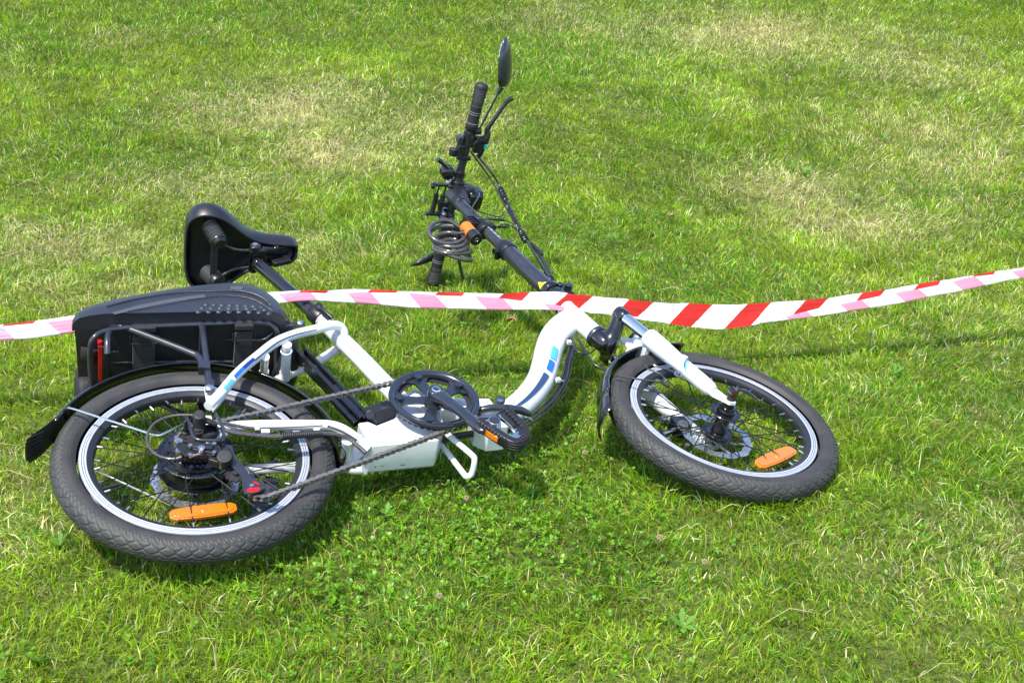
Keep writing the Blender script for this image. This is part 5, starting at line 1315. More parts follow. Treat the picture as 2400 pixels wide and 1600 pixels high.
# ---------------------------------------------------------------- barrier tape: printed film, folded back on itself along its lower edge
TAPE = [(-2.147,2.1541,0.1630,2.1366,0.1395,2.1526,0.1609), (-1.794,2.2498,0.1805,2.2319,0.1559,2.2482,0.1784), (-1.493,2.3311,0.1954,2.3130,0.1698,2.3295,0.1932), (-1.305,2.3821,0.2047,2.3638,0.1786,2.3805,0.2025), (-1.225,2.4039,0.2087,2.3855,0.1823,2.4023,0.2064), (-1.143,2.4260,0.2127,2.4075,0.1860,2.4235,0.2092), (-1.127,2.4305,0.2135,2.4119,0.1865,2.4284,0.2104), (-1.110,2.4350,0.2148,2.4162,0.1875,2.4329,0.2117), (-1.094,2.4396,0.2160,2.4206,0.1884,2.4376,0.2130), (-1.077,2.4442,0.2171,2.4250,0.1891,2.4421,0.2140), (-1.060,2.4489,0.2180,2.4293,0.1896,2.4468,0.2150), (-1.044,2.4535,0.2190,2.4337,0.1901,2.4514,0.2159), (-1.027,2.4582,0.2201,2.4381,0.1909,2.4560,0.2169), (-1.010,2.4627,0.2214,2.4426,0.1920,2.4606,0.2183), (-0.993,2.4673,0.2228,2.4472,0.1934,2.4652,0.2197), (-0.976,2.4719,0.2243,2.4518,0.1948,2.4698,0.2212), (-0.959,2.4765,0.2257,2.4564,0.1962,2.4744,0.2226), (-0.942,2.4811,0.2271,2.4610,0.1976,2.4790,0.2240), (-0.925,2.4856,0.2284,2.4656,0.1990,2.4835,0.2253), (-0.908,2.4902,0.2297,2.4704,0.2005,2.4881,0.2265), (-0.891,2.4947,0.2309,2.4751,0.2019,2.4926,0.2278), (-0.874,2.4993,0.2322,2.4798,0.2034,2.4972,0.2290), (-0.857,2.5039,0.2335,2.4846,0.2049,2.5018,0.2303), (-0.839,2.5085,0.2348,2.4893,0.2065,2.5063,0.2316), (-0.822,2.5131,0.2365,2.4942,0.2085,2.5109,0.2333), (-0.804,2.5176,0.2383,2.4990,0.2107,2.5155,0.2351), (-0.787,2.5222,0.2401,2.5039,0.2129,2.5201,0.2369), (-0.769,2.5268,0.2419,2.5088,0.2150,2.5247,0.2387), (-0.752,2.5314,0.2437,2.5136,0.2172,2.5293,0.2405), (-0.734,2.5361,0.2455,2.5185,0.2194,2.5339,0.2423), (-0.717,2.5407,0.2473,2.5235,0.2216,2.5386,0.2441), (-0.699,2.5454,0.2489,2.5284,0.2236,2.5433,0.2459), (-0.681,2.5500,0.2504,2.5334,0.2256,2.5481,0.2475), (-0.663,2.5546,0.2519,2.5383,0.2275,2.5528,0.2492), (-0.646,2.5593,0.2533,2.5433,0.2294,2.5576,0.2508), (-0.628,2.5640,0.2548,2.5483,0.2313,2.5625,0.2525), (-0.610,2.5687,0.2563,2.5533,0.2332,2.5673,0.2542), (-0.592,2.5734,0.2577,2.5584,0.2351,2.5721,0.2558), (-0.574,2.5781,0.2592,2.5634,0.2371,2.5770,0.2575), (-0.556,2.5828,0.2605,2.5685,0.2390,2.5816,0.2586), (-0.538,2.5875,0.2617,2.5736,0.2408,2.5860,0.2595), (-0.519,2.5922,0.2629,2.5787,0.2425,2.5905,0.2603), (-0.501,2.5969,0.2638,2.5839,0.2442,2.5951,0.2610), (-0.483,2.6014,0.2640,2.5893,0.2455,2.6000,0.2617), (-0.465,2.6061,0.2634,2.5945,0.2459,2.6041,0.2604), (-0.446,2.6110,0.2625,2.5995,0.2451,2.6086,0.2589), (-0.428,2.6162,0.2615,2.6043,0.2434,2.6134,0.2573), (-0.409,2.6217,0.2606,2.6088,0.2410,2.6184,0.2556), (-0.391,2.6273,0.2599,2.6133,0.2385,2.6243,0.2554), (-0.372,2.6330,0.2594,2.6177,0.2359,2.6304,0.2555), (-0.353,2.6386,0.2587,2.6221,0.2334,2.6366,0.2555), (-0.334,2.6440,0.2574,2.6269,0.2310,2.6419,0.2541), (-0.315,2.6494,0.2558,2.6317,0.2286,2.6472,0.2525), (-0.296,2.6547,0.2542,2.6366,0.2262,2.6526,0.2508), (-0.277,2.6601,0.2525,2.6415,0.2238,2.6579,0.2492), (-0.258,2.6655,0.2508,2.6464,0.2214,2.6633,0.2475), (-0.239,2.6708,0.2490,2.6514,0.2190,2.6686,0.2455), (-0.220,2.6761,0.2471,2.6565,0.2166,2.6738,0.2433), (-0.201,2.6814,0.2451,2.6616,0.2143,2.6789,0.2412), (-0.181,2.6867,0.2433,2.6669,0.2125,2.6840,0.2391), (-0.162,2.6919,0.2416,2.6722,0.2108,2.6891,0.2372), (-0.142,2.6972,0.2402,2.6774,0.2093,2.6943,0.2357), (-0.123,2.7025,0.2390,2.6827,0.2079,2.6995,0.2342), (-0.103,2.7078,0.2377,2.6880,0.2066,2.7046,0.2327), (-0.083,2.7131,0.2364,2.6934,0.2054,2.7095,0.2307), (-0.064,2.7184,0.2351,2.6988,0.2042,2.7140,0.2282), (-0.044,2.7238,0.2339,2.7042,0.2029,2.7186,0.2257), (-0.024,2.7292,0.2328,2.7095,0.2017,2.7231,0.2232), (-0.004,2.7348,0.2322,2.7148,0.2005,2.7273,0.2203), (0.016,2.7404,0.2317,2.7200,0.1993,2.7315,0.2175), (0.037,2.7461,0.2313,2.7252,0.1981,2.7356,0.2147), (0.057,2.7518,0.2309,2.7304,0.1969,2.7396,0.2115), (0.077,2.7576,0.2305,2.7356,0.1956,2.7436,0.2082), (0.098,2.7632,0.2295,2.7410,0.1940,2.7478,0.2048), (0.118,2.7686,0.2269,2.7467,0.1918,2.7518,0.1999), (0.139,2.7738,0.2233,2.7527,0.1893,2.7562,0.1949), (0.159,2.7791,0.2195,2.7586,0.1866,2.7600,0.1888), (0.180,2.7846,0.2157,2.7644,0.1833,2.7644,0.1833), (0.201,2.7903,0.2121,2.7700,0.1794,2.7700,0.1794), (0.222,2.7962,0.2088,2.7755,0.1753,2.7764,0.1767), (0.244,2.8023,0.2057,2.7809,0.1711,2.7841,0.1762), (0.265,2.8084,0.2026,2.7863,0.1667,2.7895,0.1718), (0.286,2.8146,0.1993,2.7917,0.1621,2.7949,0.1674), (0.308,2.8206,0.1959,2.7972,0.1577,2.8004,0.1628), (0.329,2.8266,0.1925,2.8029,0.1537,2.8047,0.1567), (0.351,2.8327,0.1896,2.8085,0.1500,2.8089,0.1507), (0.373,2.8389,0.1872,2.8140,0.1462,2.8141,0.1465), (0.395,2.8454,0.1850,2.8193,0.1422,2.8193,0.1422), (0.417,2.8520,0.1828,2.8245,0.1376,2.8245,0.1376), (0.439,2.8580,0.1806,2.8304,0.1326,2.8304,0.1326), (0.461,2.8639,0.1784,2.8364,0.1283,2.8364,0.1283), (0.483,2.8699,0.1761,2.8424,0.1248,2.8424,0.1248), (0.505,2.8759,0.1745,2.8484,0.1225,2.8484,0.1225), (0.527,2.8819,0.1736,2.8544,0.1219,2.8544,0.1219), (0.549,2.8879,0.1730,2.8603,0.1231,2.8605,0.1234), (0.571,2.8939,0.1725,2.8662,0.1254,2.8662,0.1254), (0.593,2.8992,0.1724,2.8728,0.1281,2.8728,0.1281), (0.615,2.9045,0.1724,2.8795,0.1305,2.8795,0.1306), (0.638,2.9100,0.1724,2.8861,0.1323,2.8874,0.1345), (0.660,2.9156,0.1726,2.8925,0.1337,2.8954,0.1386), (0.682,2.9214,0.1733,2.8988,0.1352,2.9033,0.1428), (0.705,2.9273,0.1743,2.9050,0.1367,2.9112,0.1470), (0.727,2.9332,0.1753,2.9113,0.1384,2.9186,0.1507), (0.750,2.9390,0.1765,2.9177,0.1403,2.9260,0.1544), (0.772,2.9449,0.1778,2.9240,0.1422,2.9334,0.1581), (0.795,2.9509,0.1792,2.9303,0.1442,2.9405,0.1615), (0.818,2.9569,0.1808,2.9366,0.1462,2.9476,0.1650), (0.841,2.9630,0.1827,2.9428,0.1482,2.9544,0.1681), (0.863,2.9692,0.1850,2.9489,0.1503,2.9612,0.1713), (0.886,2.9754,0.1875,2.9550,0.1526,2.9679,0.1745), (0.909,2.9816,0.1900,2.9613,0.1552,2.9745,0.1778), (0.932,2.9877,0.1925,2.9676,0.1580,2.9810,0.1810), (0.955,2.9938,0.1950,2.9739,0.1609,2.9875,0.1841), (0.978,2.9998,0.1974,2.9803,0.1639,2.9939,0.1872), (1.001,3.0059,0.2000,2.9868,0.1671,3.0004,0.1905), (1.025,3.0119,0.2026,2.9933,0.1704,3.0069,0.1938), (1.048,3.0180,0.2052,2.9998,0.1737,3.0134,0.1972), (1.071,3.0241,0.2079,3.0063,0.1771,3.0199,0.2006), (1.095,3.0301,0.2106,3.0128,0.1806,3.0264,0.2040), (1.118,3.0363,0.2134,3.0194,0.1841,3.0332,0.2081), (1.141,3.0424,0.2163,3.0259,0.1876,3.0402,0.2125), (1.165,3.0486,0.2192,3.0325,0.1912,3.0473,0.2170), (1.189,3.0547,0.2220,3.0391,0.1949,3.0537,0.2203), (1.212,3.0608,0.2247,3.0459,0.1986,3.0594,0.2224), (1.236,3.0669,0.2273,3.0526,0.2023,3.0652,0.2244), (1.260,3.0730,0.2299,3.0594,0.2060,3.0715,0.2272), (1.284,3.0791,0.2325,3.0661,0.2096,3.0778,0.2300), (1.308,3.0853,0.2351,3.0729,0.2133,3.0841,0.2328), (1.332,3.0915,0.2377,3.0797,0.2169,3.0904,0.2357), (1.356,3.0978,0.2405,3.0865,0.2205,3.0967,0.2385), (1.380,3.1041,0.2433,3.0933,0.2241,3.1030,0.2413), (1.405,3.1105,0.2461,3.1000,0.2276,3.1093,0.2441), (1.429,3.1168,0.2489,3.1068,0.2312,3.1157,0.2469), (1.452,3.1230,0.2557,3.1133,0.2385,3.1200,0.2504), (1.577,3.1568,0.2662,3.1469,0.2486,3.1554,0.2637), (1.704,3.1912,0.2759,3.1812,0.2577,3.1918,0.2770), (2.097,3.2972,0.3121,3.2871,0.2932,3.2955,0.3089), (2.652,3.4471,0.3633,3.4370,0.3436,3.4454,0.3600)]
CLOVER = [(-0.144, 2.009, 0.10, 500), (-0.248, 1.883, 0.12, 500), (-0.074, 2.228, 0.10, 500), (0.146, 2.285, 0.09, 500), (0.100, 2.109, 0.10, 450), (-0.024, 2.050, 0.12, 450), (-0.309, 1.787, 0.10, 350), (0.134, 2.524, 0.08, 250), (-0.406, 1.870, 0.06, 150), (0.058, 1.953, 0.12, 350), (-0.090, 1.805, 0.15, 250), (-0.737, 1.579, 0.10, 150), (0.377, 1.981, 0.10, 150), (0.107, 2.704, 0.07, 150), (-0.159, 2.850, 0.06, 120), (-0.404, 2.554, 0.06, 100), (-0.707, 2.476, 0.08, 150), (0.910, 1.955, 0.08, 60)]
WEEDS = [(0.571, 3.397), (0.528, 3.460), (-1.285, 4.676), (-2.203, 5.678), (-2.115, 5.762), (-2.008, 5.676), (-1.598, 4.785), (0.450, 5.521), (1.086, 4.600), (0.808, 3.646), (0.544, 3.905), (-0.228, 2.079), (0.031, 3.131), (1.494, 5.079), (1.045, 4.640), (0.314, 3.813), (-1.420, 4.409), (-0.805, 1.920), (-0.728, 1.590), (0.313, 1.762), (-0.059, 1.781), (0.299, 2.520), (-0.404, 3.371), (-0.515, 2.681), (0.975, 2.878), (-1.686, 5.249)]
LEAFA = (-0.005, 3.081)
LEAFB = (0.517, 4.044)
FLOWERS = [(0.164, 2.346, 'pale clover flower head in the grass between the pedal and the front tyre'),
           (-0.078, 2.130, 'clover flower head in the grass just below the white box and bent guard bar'),
           (-0.107, 1.794, 'browning clover flower head in open grass below the chainring, close to the viewer'),
           (0.293, 2.020, 'clover flower head in the grass just below the front tyre'),
           (0.369, 1.942, 'brownish clover flower head in open grass, farther below the front tyre'),
           (0.132, 2.663, 'tiny pale clover flower head between the curved white tube and front mudguard')]
def tape_mat():
    m = bpy.data.materials.new('tape_film'); m.use_nodes = True; nt = m.node_tree; p = nt.nodes['Principled BSDF']
    uv = nt.nodes.new('ShaderNodeUVMap'); uv.uv_map = 'UVMap'
    sx = nt.nodes.new('ShaderNodeSeparateXYZ'); nt.links.new(uv.outputs[0], sx.inputs[0])
    def math_(op, a, b=None):
        n = nt.nodes.new('ShaderNodeMath'); n.operation = op
        for i, q in enumerate((a, b)):
            if q is None: continue
            if isinstance(q, (int, float)): n.inputs[i].default_value = q
            else: nt.links.new(q, n.inputs[i])
        return n.outputs[0]
    s = math_('ADD', sx.outputs[0], sx.outputs[1]); s = math_('SUBTRACT', s, 0.4315 - 0.152 * 40); s = math_('DIVIDE', s, 0.152); s = math_('FRACT', s); s = math_('LESS_THAN', s, 0.405)
    geo = nt.nodes.new('ShaderNodeNewGeometry')
    noise = nt.nodes.new('ShaderNodeTexNoise'); noise.inputs['Scale'].default_value = 60; noise.inputs['Detail'].default_value = 8
    mp = nt.nodes.new('ShaderNodeMapping'); mp.inputs['Scale'].default_value = (.3, 4, 1); nt.links.new(uv.outputs[0], mp.inputs[0]); nt.links.new(mp.outputs[0], noise.inputs['Vector'])
    red = nt.nodes.new('ShaderNodeMix'); red.data_type = 'RGBA'; red.inputs[6].default_value = (0.62, 0.030, 0.012, 1); red.inputs[7].default_value = (0.50, 0.010, 0.010, 1); nt.links.new(noise.outputs[0], red.inputs[0])
    side = nt.nodes.new('ShaderNodeMix'); side.data_type = 'RGBA'; nt.links.new(geo.outputs['Backfacing'], side.inputs[0]); nt.links.new(red.outputs[2], side.inputs[6]); side.inputs[7].default_value = (0.70, 0.28, 0.40, 1)
    mix = nt.nodes.new('ShaderNodeMix'); mix.data_type = 'RGBA'; nt.links.new(s, mix.inputs[0]); mix.inputs[6].default_value = (0.80, 0.79, 0.80, 1); nt.links.new(side.outputs[2], mix.inputs[7])
    nt.links.new(mix.outputs[2], p.inputs['Base Color']); p.inputs['Roughness'].default_value = 0.38
    tr = nt.nodes.new('ShaderNodeBsdfTranslucent'); nt.links.new(mix.outputs[2], tr.inputs[0])
    ms = nt.nodes.new('ShaderNodeMixShader'); ms.inputs[0].default_value = 0.30
    b = nt.nodes.new('ShaderNodeBump'); b.inputs['Strength'].default_value = 0.6; b.inputs['Distance'].default_value = 0.003
    n2 = nt.nodes.new('ShaderNodeTexNoise'); n2.inputs['Scale'].default_value = 40; nt.links.new(mp.outputs[0], n2.inputs['Vector']); nt.links.new(n2.outputs[0], b.inputs['Height']); nt.links.new(b.outputs[0], p.inputs['Normal'])
    out = nt.nodes['Material Output']; nt.links.new(p.outputs[0], ms.inputs[1]); nt.links.new(tr.outputs[0], ms.inputs[2]); nt.links.new(ms.outputs[0], out.inputs[0])
    return m
def make_tape():
    # each row: x, then (y, z) of the upper edge, the lower fold and the end of the folded part
    n = len(TAPE); vs = []; uvs = []; faces = []
    K = 7
    for i, (x, yt, t, yb, b, yf, f) in enumerate(TAPE):
        for k in range(K):                       # outer face, top edge down to the fold
            q = k / (K - 1); z = t + (b - 0.0026 - t) * q; y = yt + (yb - yt) * q; wd_ = math.hypot(t - b, yt - yb)
            wob = 0.0022 * math.sin(x * 31 + k * .9) + 0.0014 * math.sin(x * 77 + k * 1.7) + .0008 * math.sin(x * 12 + k * 4.1)
            vs.append((x, y + wob, z)); uvs.append((x, wd_ * q))
        for k in range(K):                       # the part folded up towards the viewer, showing its reverse
            q = k / (K - 1); h = math.hypot(f - b, yf - yb) if f > b else 0.0; z = b + max(0.0, f - b) * q; y = yb + (yf - yb) * q if f > b else yb
            wob = 0.0015 * math.sin(x * 31 + k * .5)
            vs.append((x, y - 0.002 - 0.004 * min(1, h / .006) + wob, z)); uvs.append((x, wd_ + h * q))
    W2 = 2 * K
    for i in range(n - 1):
        for k in range(2 * K - 1):
            if k >= K and (TAPE[i][6] - TAPE[i][4] < .0007 and TAPE[i + 1][6] - TAPE[i + 1][4] < .0007): continue
            if k == K - 1 and (TAPE[i][6] - TAPE[i][4] < .0007 and TAPE[i + 1][6] - TAPE[i + 1][4] < .0007): continue
            a = i * W2 + k
            faces.append((a, a + 1, a + W2 + 1, a + W2))
    me = bpy.data.meshes.new('barrier_tape'); me.from_pydata(vs, [], faces)
    ul = me.uv_layers.new(name='UVMap')
    for l in me.loops: ul.data[l.index].uv = uvs[l.vertex_index]
    me.materials.append(tape_mat()); me.polygons.foreach_set('use_smooth', [True] * len(me.polygons)); me.update()
    o = bpy.data.objects.new('barrier_tape', me); C.objects.link(o)
    return tag(o, 'red and white striped barrier tape stretched across the fallen bicycle, partly folded to pink', 'tape')
make_tape()

# ---------------------------------------------------------------- the lawn
def gh(x, y):
    y = np.asarray(y, float); x = np.asarray(x, float)
    d = np.minimum(y, 14.0) - 4.2
    rise = 0.115 * (np.sqrt(d * d + .5) + d) / 2 - 0.003
    far = np.clip((y - 3.2) / 2, 0, 1)
    bumps = 0.014 * np.sin(x * 1.9 + 1.3) * np.sin(y * 1.5 + .4) + 0.007 * np.sin(x * 5.3 + y * 2.1) * np.sin(y * 4.7 - x)
    return rise + bumps * (0.15 + far) - 0.010
def vnoise(x, y, scale, seed):
    g = np.random.default_rng(seed).random((64, 64))
    u, v = x / scale + 31.7, y / scale + 17.3
    i, j = np.floor(u).astype(int), np.floor(v).astype(int); a, b = u - i, v - j
    a = a * a * (3 - 2 * a); b = b * b * (3 - 2 * b)
    i %= 64; j %= 64; i1, j1 = (i + 1) % 64, (j + 1) % 64
    return (g[i, j] * (1 - a) + g[i1, j] * a) * (1 - b) + (g[i, j1] * (1 - a) + g[i1, j1] * a) * b
def fbm(x, y, s, seed): return .5 * vnoise(x, y, s, seed) + .3 * vnoise(x, y, s * .45, seed + 1) + .2 * vnoise(x, y, s * .2, seed + 2)

# bleached patches of turf: (x, y, radius across, radius deep, strength)
DRY = [(-.98, 5.15, .45, .40, 1.0), (-.95, 5.05, .22, .3, 1.2), (-.72, 4.6, .25, .22, 1.1), (-.75, 4.7, .30, .30, .9), (-.42, 4.9, .40, .40, .7), (1.15, 6.6, .60, .50, .8), (.98, 4.45, .30, .26, .9), (1.15, 4.10, .34, .24, .8), (1.75, 5.2, .5, .5, .5),
       (-1.45, 3.55, .40, .22, .8), (-1.15, 3.2, .35, .18, .5), (-1.1, 4.2, .40, .30, .55), (-.95, 3.2, .2, .12, .7), (1.5, 3.3, .5, .35, .25), (-1.2, 2.2, .35, .2, .3), (1.9, 6.2, .4, .4, .6), (-.7, 3.6, .25, .2, .5)]
def dryness(x, y):
    d = np.zeros_like(x)
    for a, b, ra, rb_, s in DRY: d = np.maximum(d, s * np.exp(-(((x - a) / ra) ** 2 + ((y - b) / rb_) ** 2) * 1.1))
    n = fbm(x, y, .8, 5)
    return np.clip(d * (.55 + .9 * fbm(x, y, .25, 9)) + np.clip((n - .60) * 2.0, 0, .35), 0, 1)

def set_mesh(name, co, quads, tris, col, material):
    me = bpy.data.meshes.new(name)
    me.vertices.add(len(co)); me.vertices.foreach_set('co', co.astype(np.float32).ravel())
    nq, nt_ = len(quads), len(tris)
    idx = np.concatenate([quads.ravel(), tris.ravel()]).astype(np.int32)
    me.loops.add(len(idx)); me.loops.foreach_set('vertex_index', idx)
    me.polygons.add(nq + nt_)
    me.polygons.foreach_set('loop_start', np.concatenate([np.arange(nq) * 4, nq * 4 + np.arange(nt_) * 3]).astype(np.int32))
    me.polygons.foreach_set('loop_total', np.concatenate([np.full(nq, 4), np.full(nt_, 3)]).astype(np.int32))
    me.polygons.foreach_set('use_smooth', np.ones(nq + nt_, bool))
    at = me.color_attributes.new('col', 'FLOAT_COLOR', 'POINT')
    c4 = np.ones((len(co), 4), np.float32); c4[:, :3] = col
    at.data.foreach_set('color', c4.ravel())
    me.materials.append(material); me.update()
    o = bpy.data.objects.new(name, me); C.objects.link(o)
    return o
def leaf_mat(name, transl, rough, spec):
    m = bpy.data.materials.new(name); m.use_nodes = True; nt = m.node_tree; p = nt.nodes['Principled BSDF']
    a = nt.nodes.new('ShaderNodeAttribute'); a.attribute_name = 'col'
    nt.links.new(a.outputs[0], p.inputs['Base Color']); p.inputs['Roughness'].default_value = rough; p.inputs['Specular IOR Level'].default_value = spec
    tr = nt.nodes.new('ShaderNodeBsdfTranslucent')
    hs_ = nt.nodes.new('ShaderNodeHueSaturation'); hs_.inputs['Hue'].default_value = .487; hs_.inputs['Value'].default_value = 1.5; nt.links.new(a.outputs[0], hs_.inputs['Color']); nt.links.new(hs_.outputs[0], tr.inputs[0])
    ms = nt.nodes.new('ShaderNodeMixShader'); ms.inputs[0].default_value = transl
    nt.links.new(p.outputs[0], ms.inputs[1]); nt.links.new(tr.outputs[0], ms.inputs[2]); nt.links.new(ms.outputs[0], nt.nodes['Material Output'].inputs[0])
    return m

# soil and thatch under the blades, one sheet out to the horizon
def ground():
    xs = np.concatenate([[-400, -100, -30, -12], np.arange(-7, 7.01, .1), [12, 30, 100, 400]])
    ys = np.concatenate([[-400, -100, -30, -8, -2], np.arange(0, 13.01, .1), [16, 30, 100, 400, 800]])
    Xg, Yg = np.meshgrid(xs, ys, indexing='ij'); Zg = gh(Xg, Yg)
    co = np.stack([Xg, Yg, Zg], -1).reshape(-1, 3); nx, ny = Xg.shape
    i = np.arange(nx - 1)[:, None]; j = np.arange(ny - 1)[None, :]
    q = np.stack([i * ny + j, (i + 1) * ny + j, (i + 1) * ny + j + 1, i * ny + j + 1], -1).reshape(-1, 4)
    d = dryness(co[:, 0], co[:, 1])[:, None]
    col = np.array([[.075, .10, .010]]) * (1 - d) + np.array([[.18, .16, .05]]) * d
    m = bpy.data.materials.new('turf_soil'); m.use_nodes = True; nt = m.node_tree; p = nt.nodes['Principled BSDF']; p.inputs['Roughness'].default_value = .95
    a = nt.nodes.new('ShaderNodeAttribute'); a.attribute_name = 'col'
    g = nt.nodes.new('ShaderNodeNewGeometry'); n = nt.nodes.new('ShaderNodeTexNoise'); n.inputs['Scale'].default_value = 60; n.inputs['Detail'].default_value = 8; nt.links.new(g.outputs['Position'], n.inputs['Vector'])
    mr = nt.nodes.new('ShaderNodeMapRange'); mr.inputs['From Min'].default_value = .3; mr.inputs['From Max'].default_value = .7; mr.inputs['To Min'].default_value = .5; mr.inputs['To Max'].default_value = 1.6; nt.links.new(n.outputs['Fac'], mr.inputs['Value'])
    mx = nt.nodes.new('ShaderNodeVectorMath'); mx.operation = 'SCALE'; nt.links.new(a.outputs[0], mx.inputs[0]); nt.links.new(mr.outputs[0], mx.inputs['Scale']); nt.links.new(mx.outputs[0], p.inputs['Base Color'])
    b = nt.nodes.new('ShaderNodeBump'); b.inputs['Distance'].default_value = .02; nt.links.new(n.outputs['Fac'], b.inputs['Height']); nt.links.new(b.outputs[0], p.inputs['Normal'])
    o = set_mesh('ground', co, q, np.zeros((0, 3), int), col, m)
    o['kind'] = 'structure'; o['label'] = 'soil of the mown lawn under the grass'
ground()

def pressed(x, y):
    """how much the bicycle flattens the grass here"""
    k = np.ones_like(x)
    for cx_, cy_, s in ((.468, 2.437, .55),):
        r_ = np.hypot(x - cx_, (y - cy_) * 1.02)
        k = np.where((r_ > .195) & (r_ < .255), .75, k); k = np.where((r_ >= .257) & (r_ < .300) & (y < cy_), 1.35, k)
    return k
LAWN_GREEN = leaf_mat('grass_blade', .45, .6, .05)
def grass():
    th = 0.56
    def ring(r0, r1, dens, p):
        n = int(2 * th * dens * 1.0 * (r1 ** 2 - r0 ** 2) / 2)
        r = np.sqrt(rng.random(n) * (r1 ** 2 - r0 ** 2) + r0 ** 2); a = (rng.random(n) * 2 - 1) * th
        return r * np.sin(a), r * np.cos(a)
    X_, Y_ = [], []
    edges = [1.35, 1.9, 2.4, 3.0, 3.6, 4.3, 5.2, 6.2, 7.4, 9.0, 11.0]
    for r0, r1 in zip(edges, edges[1:]):
        rm = (r0 + r1) / 2; dens = 56000 * min(1, (2.9 / rm)) ** 1.55
        x, y = ring(r0, r1, dens, 0); X_.append(x); Y_.append(y)
    # thinner cover to either side of the view and towards the viewer's feet
    for r0, r1, dn in ((.25, 1.35, 9000), (1.35, 2.6, 13000), (2.6, 4.2, 8000), (4.2, 7, 3600), (7, 12, 1600)):
        n = int(1.7 * dn * (r1 ** 2 - r0 ** 2) / 2); r = np.sqrt(rng.random(n) * (r1 ** 2 - r0 ** 2) + r0 ** 2); a = (rng.random(n) * 2 - 1) * 1.35
        k = (np.abs(a) > th) | (r < 1.35); X_.append((r * np.sin(a))[k]); Y_.append((r * np.cos(a))[k])
    x = np.concatenate(X_); y = np.concatenate(Y_)
    # tufts: pull blades towards scattered centres
    tu = vnoise(x, y, .035, 77); keep = rng.random(len(x)) < .45 + .75 * tu
    x, y, tu = x[keep], y[keep], tu[keep]; n = len(x)
    r = np.hypot(x, y); d = dryness(x, y)
    hn = fbm(x, y, .30, 21); h2 = vnoise(x, y, .09, 33)
    L = (.006 + .016 * hn + .012 * h2 + .010 * tu) * (.55 + .9 * rng.random(n)) * (1 + .25 * np.clip((r - 3) / 4, 0, 1))
    L *= pressed(x, y)
    long_ = rng.random(n) < .02; L = np.where(long_, L * 1.7, L)
    side = np.abs(np.arctan2(x, y)) > .56; L = np.where(side, L * 1.25, L)
    wd = np.where(side, 1.7, 1.0) * (.00055 + .0009 * rng.random(n) ** 1.6) * (1 + .55 * np.clip((r - 2.6) / 3, 0, 2.2))
    az = rng.random(n) * 2 * np.pi
    comb = fbm(x, y, .5, 55) * 4 * np.pi                       # neighbouring blades lie the same way
    az = np.where(rng.random(n) < .45, comb + rng.normal(0, .7, n), az)
    lean = np.clip(rng.normal(.62, .32, n), .05, 1.35)
    flat = rng.random(n) < .10 + .18 * d; lean = np.where(flat, 1.25 + .25 * rng.random(n), lean)
    z0 = gh(x, y) + np.where(flat, .010 + .018 * rng.random(n), 0) 
    bend = lean + rng.random(n) * .9
    dx, dy = np.cos(az), np.sin(az)
    fa = rng.random(n) * 2 * np.pi; wx, wy = np.cos(fa) * wd, np.sin(fa) * wd
    mx, my, mz = x + dx * np.sin(lean) * L * .55, y + dy * np.sin(lean) * L * .55, z0 + np.cos(lean) * L * .55
    tx, ty, tz = mx + dx * np.sin(bend) * L * .45, my + dy * np.sin(bend) * L * .45, mz + np.cos(bend) * L * .45
    tz = np.maximum(tz, z0 + .002)
    co = np.empty((n, 5, 3))
    co[:, 0] = np.stack([x - wx, y - wy, z0 - .003], -1); co[:, 1] = np.stack([x + wx, y + wy, z0 - .003], -1)
    co[:, 2] = np.stack([mx + wx * .85, my + wy * .85, mz], -1); co[:, 3] = np.stack([mx - wx * .85, my - wy * .85, mz], -1)
    co[:, 4] = np.stack([tx, ty, tz], -1)
    base = np.arange(n)[:, None] * 5
    quads = base + np.array([[0, 1, 2, 3]]); tris = base + np.array([[3, 2, 4]])
    # colour of each blade
    lush, mid, pale, straw, blue, brown = [np.array(c) for c in ((.082, .225, .004), (.195, .335, .006), (.36, .48, .045), (.66, .62, .34), (.10, .27, .050), (.24, .15, .05))]
    t = rng.random(n); hue = fbm(x, y, .45, 91)
    w1 = np.clip((hue - .5) * 3.2 + .5 + rng.normal(0, .25, n), 0, 1)[:, None]
    col = lush * (1 - w1) + mid * w1
    sel = t < .20 + .28 * hue; col[sel] = pale
    sel = rng.random(n) < .06 + .12 * vnoise(x, y, .2, 14); col[sel] = blue
    sel = rng.random(n) < .05 + .60 * d; col[sel] = straw
    sel = rng.random(n) < .05 + .06 * d; col[sel] = brown
    col = col * (.60 + .75 * rng.random(n))[:, None] * ((.80 + .50 * fbm(x, y, .55, 123)) * (.72 + .60 * vnoise(x, y, .055, 321)))[:, None]
    cv = np.repeat(col[:, None, :], 5, 1)
    yb = np.array([.30, .27, .10])
    cv[:, 0:2] = cv[:, 0:2] * .55 + yb * .35 * (.5 + .5 * d)[:, None, None]
    cv[:, 4] = cv[:, 4] * 1.1
    o = set_mesh('grass', co.reshape(-1, 3), quads, tris, cv.reshape(-1, 3), LAWN_GREEN)
    tag(o, 'short mown lawn grass, green with bleached straw patches', 'grass', kind='stuff')
    print('blades', n)
grass()

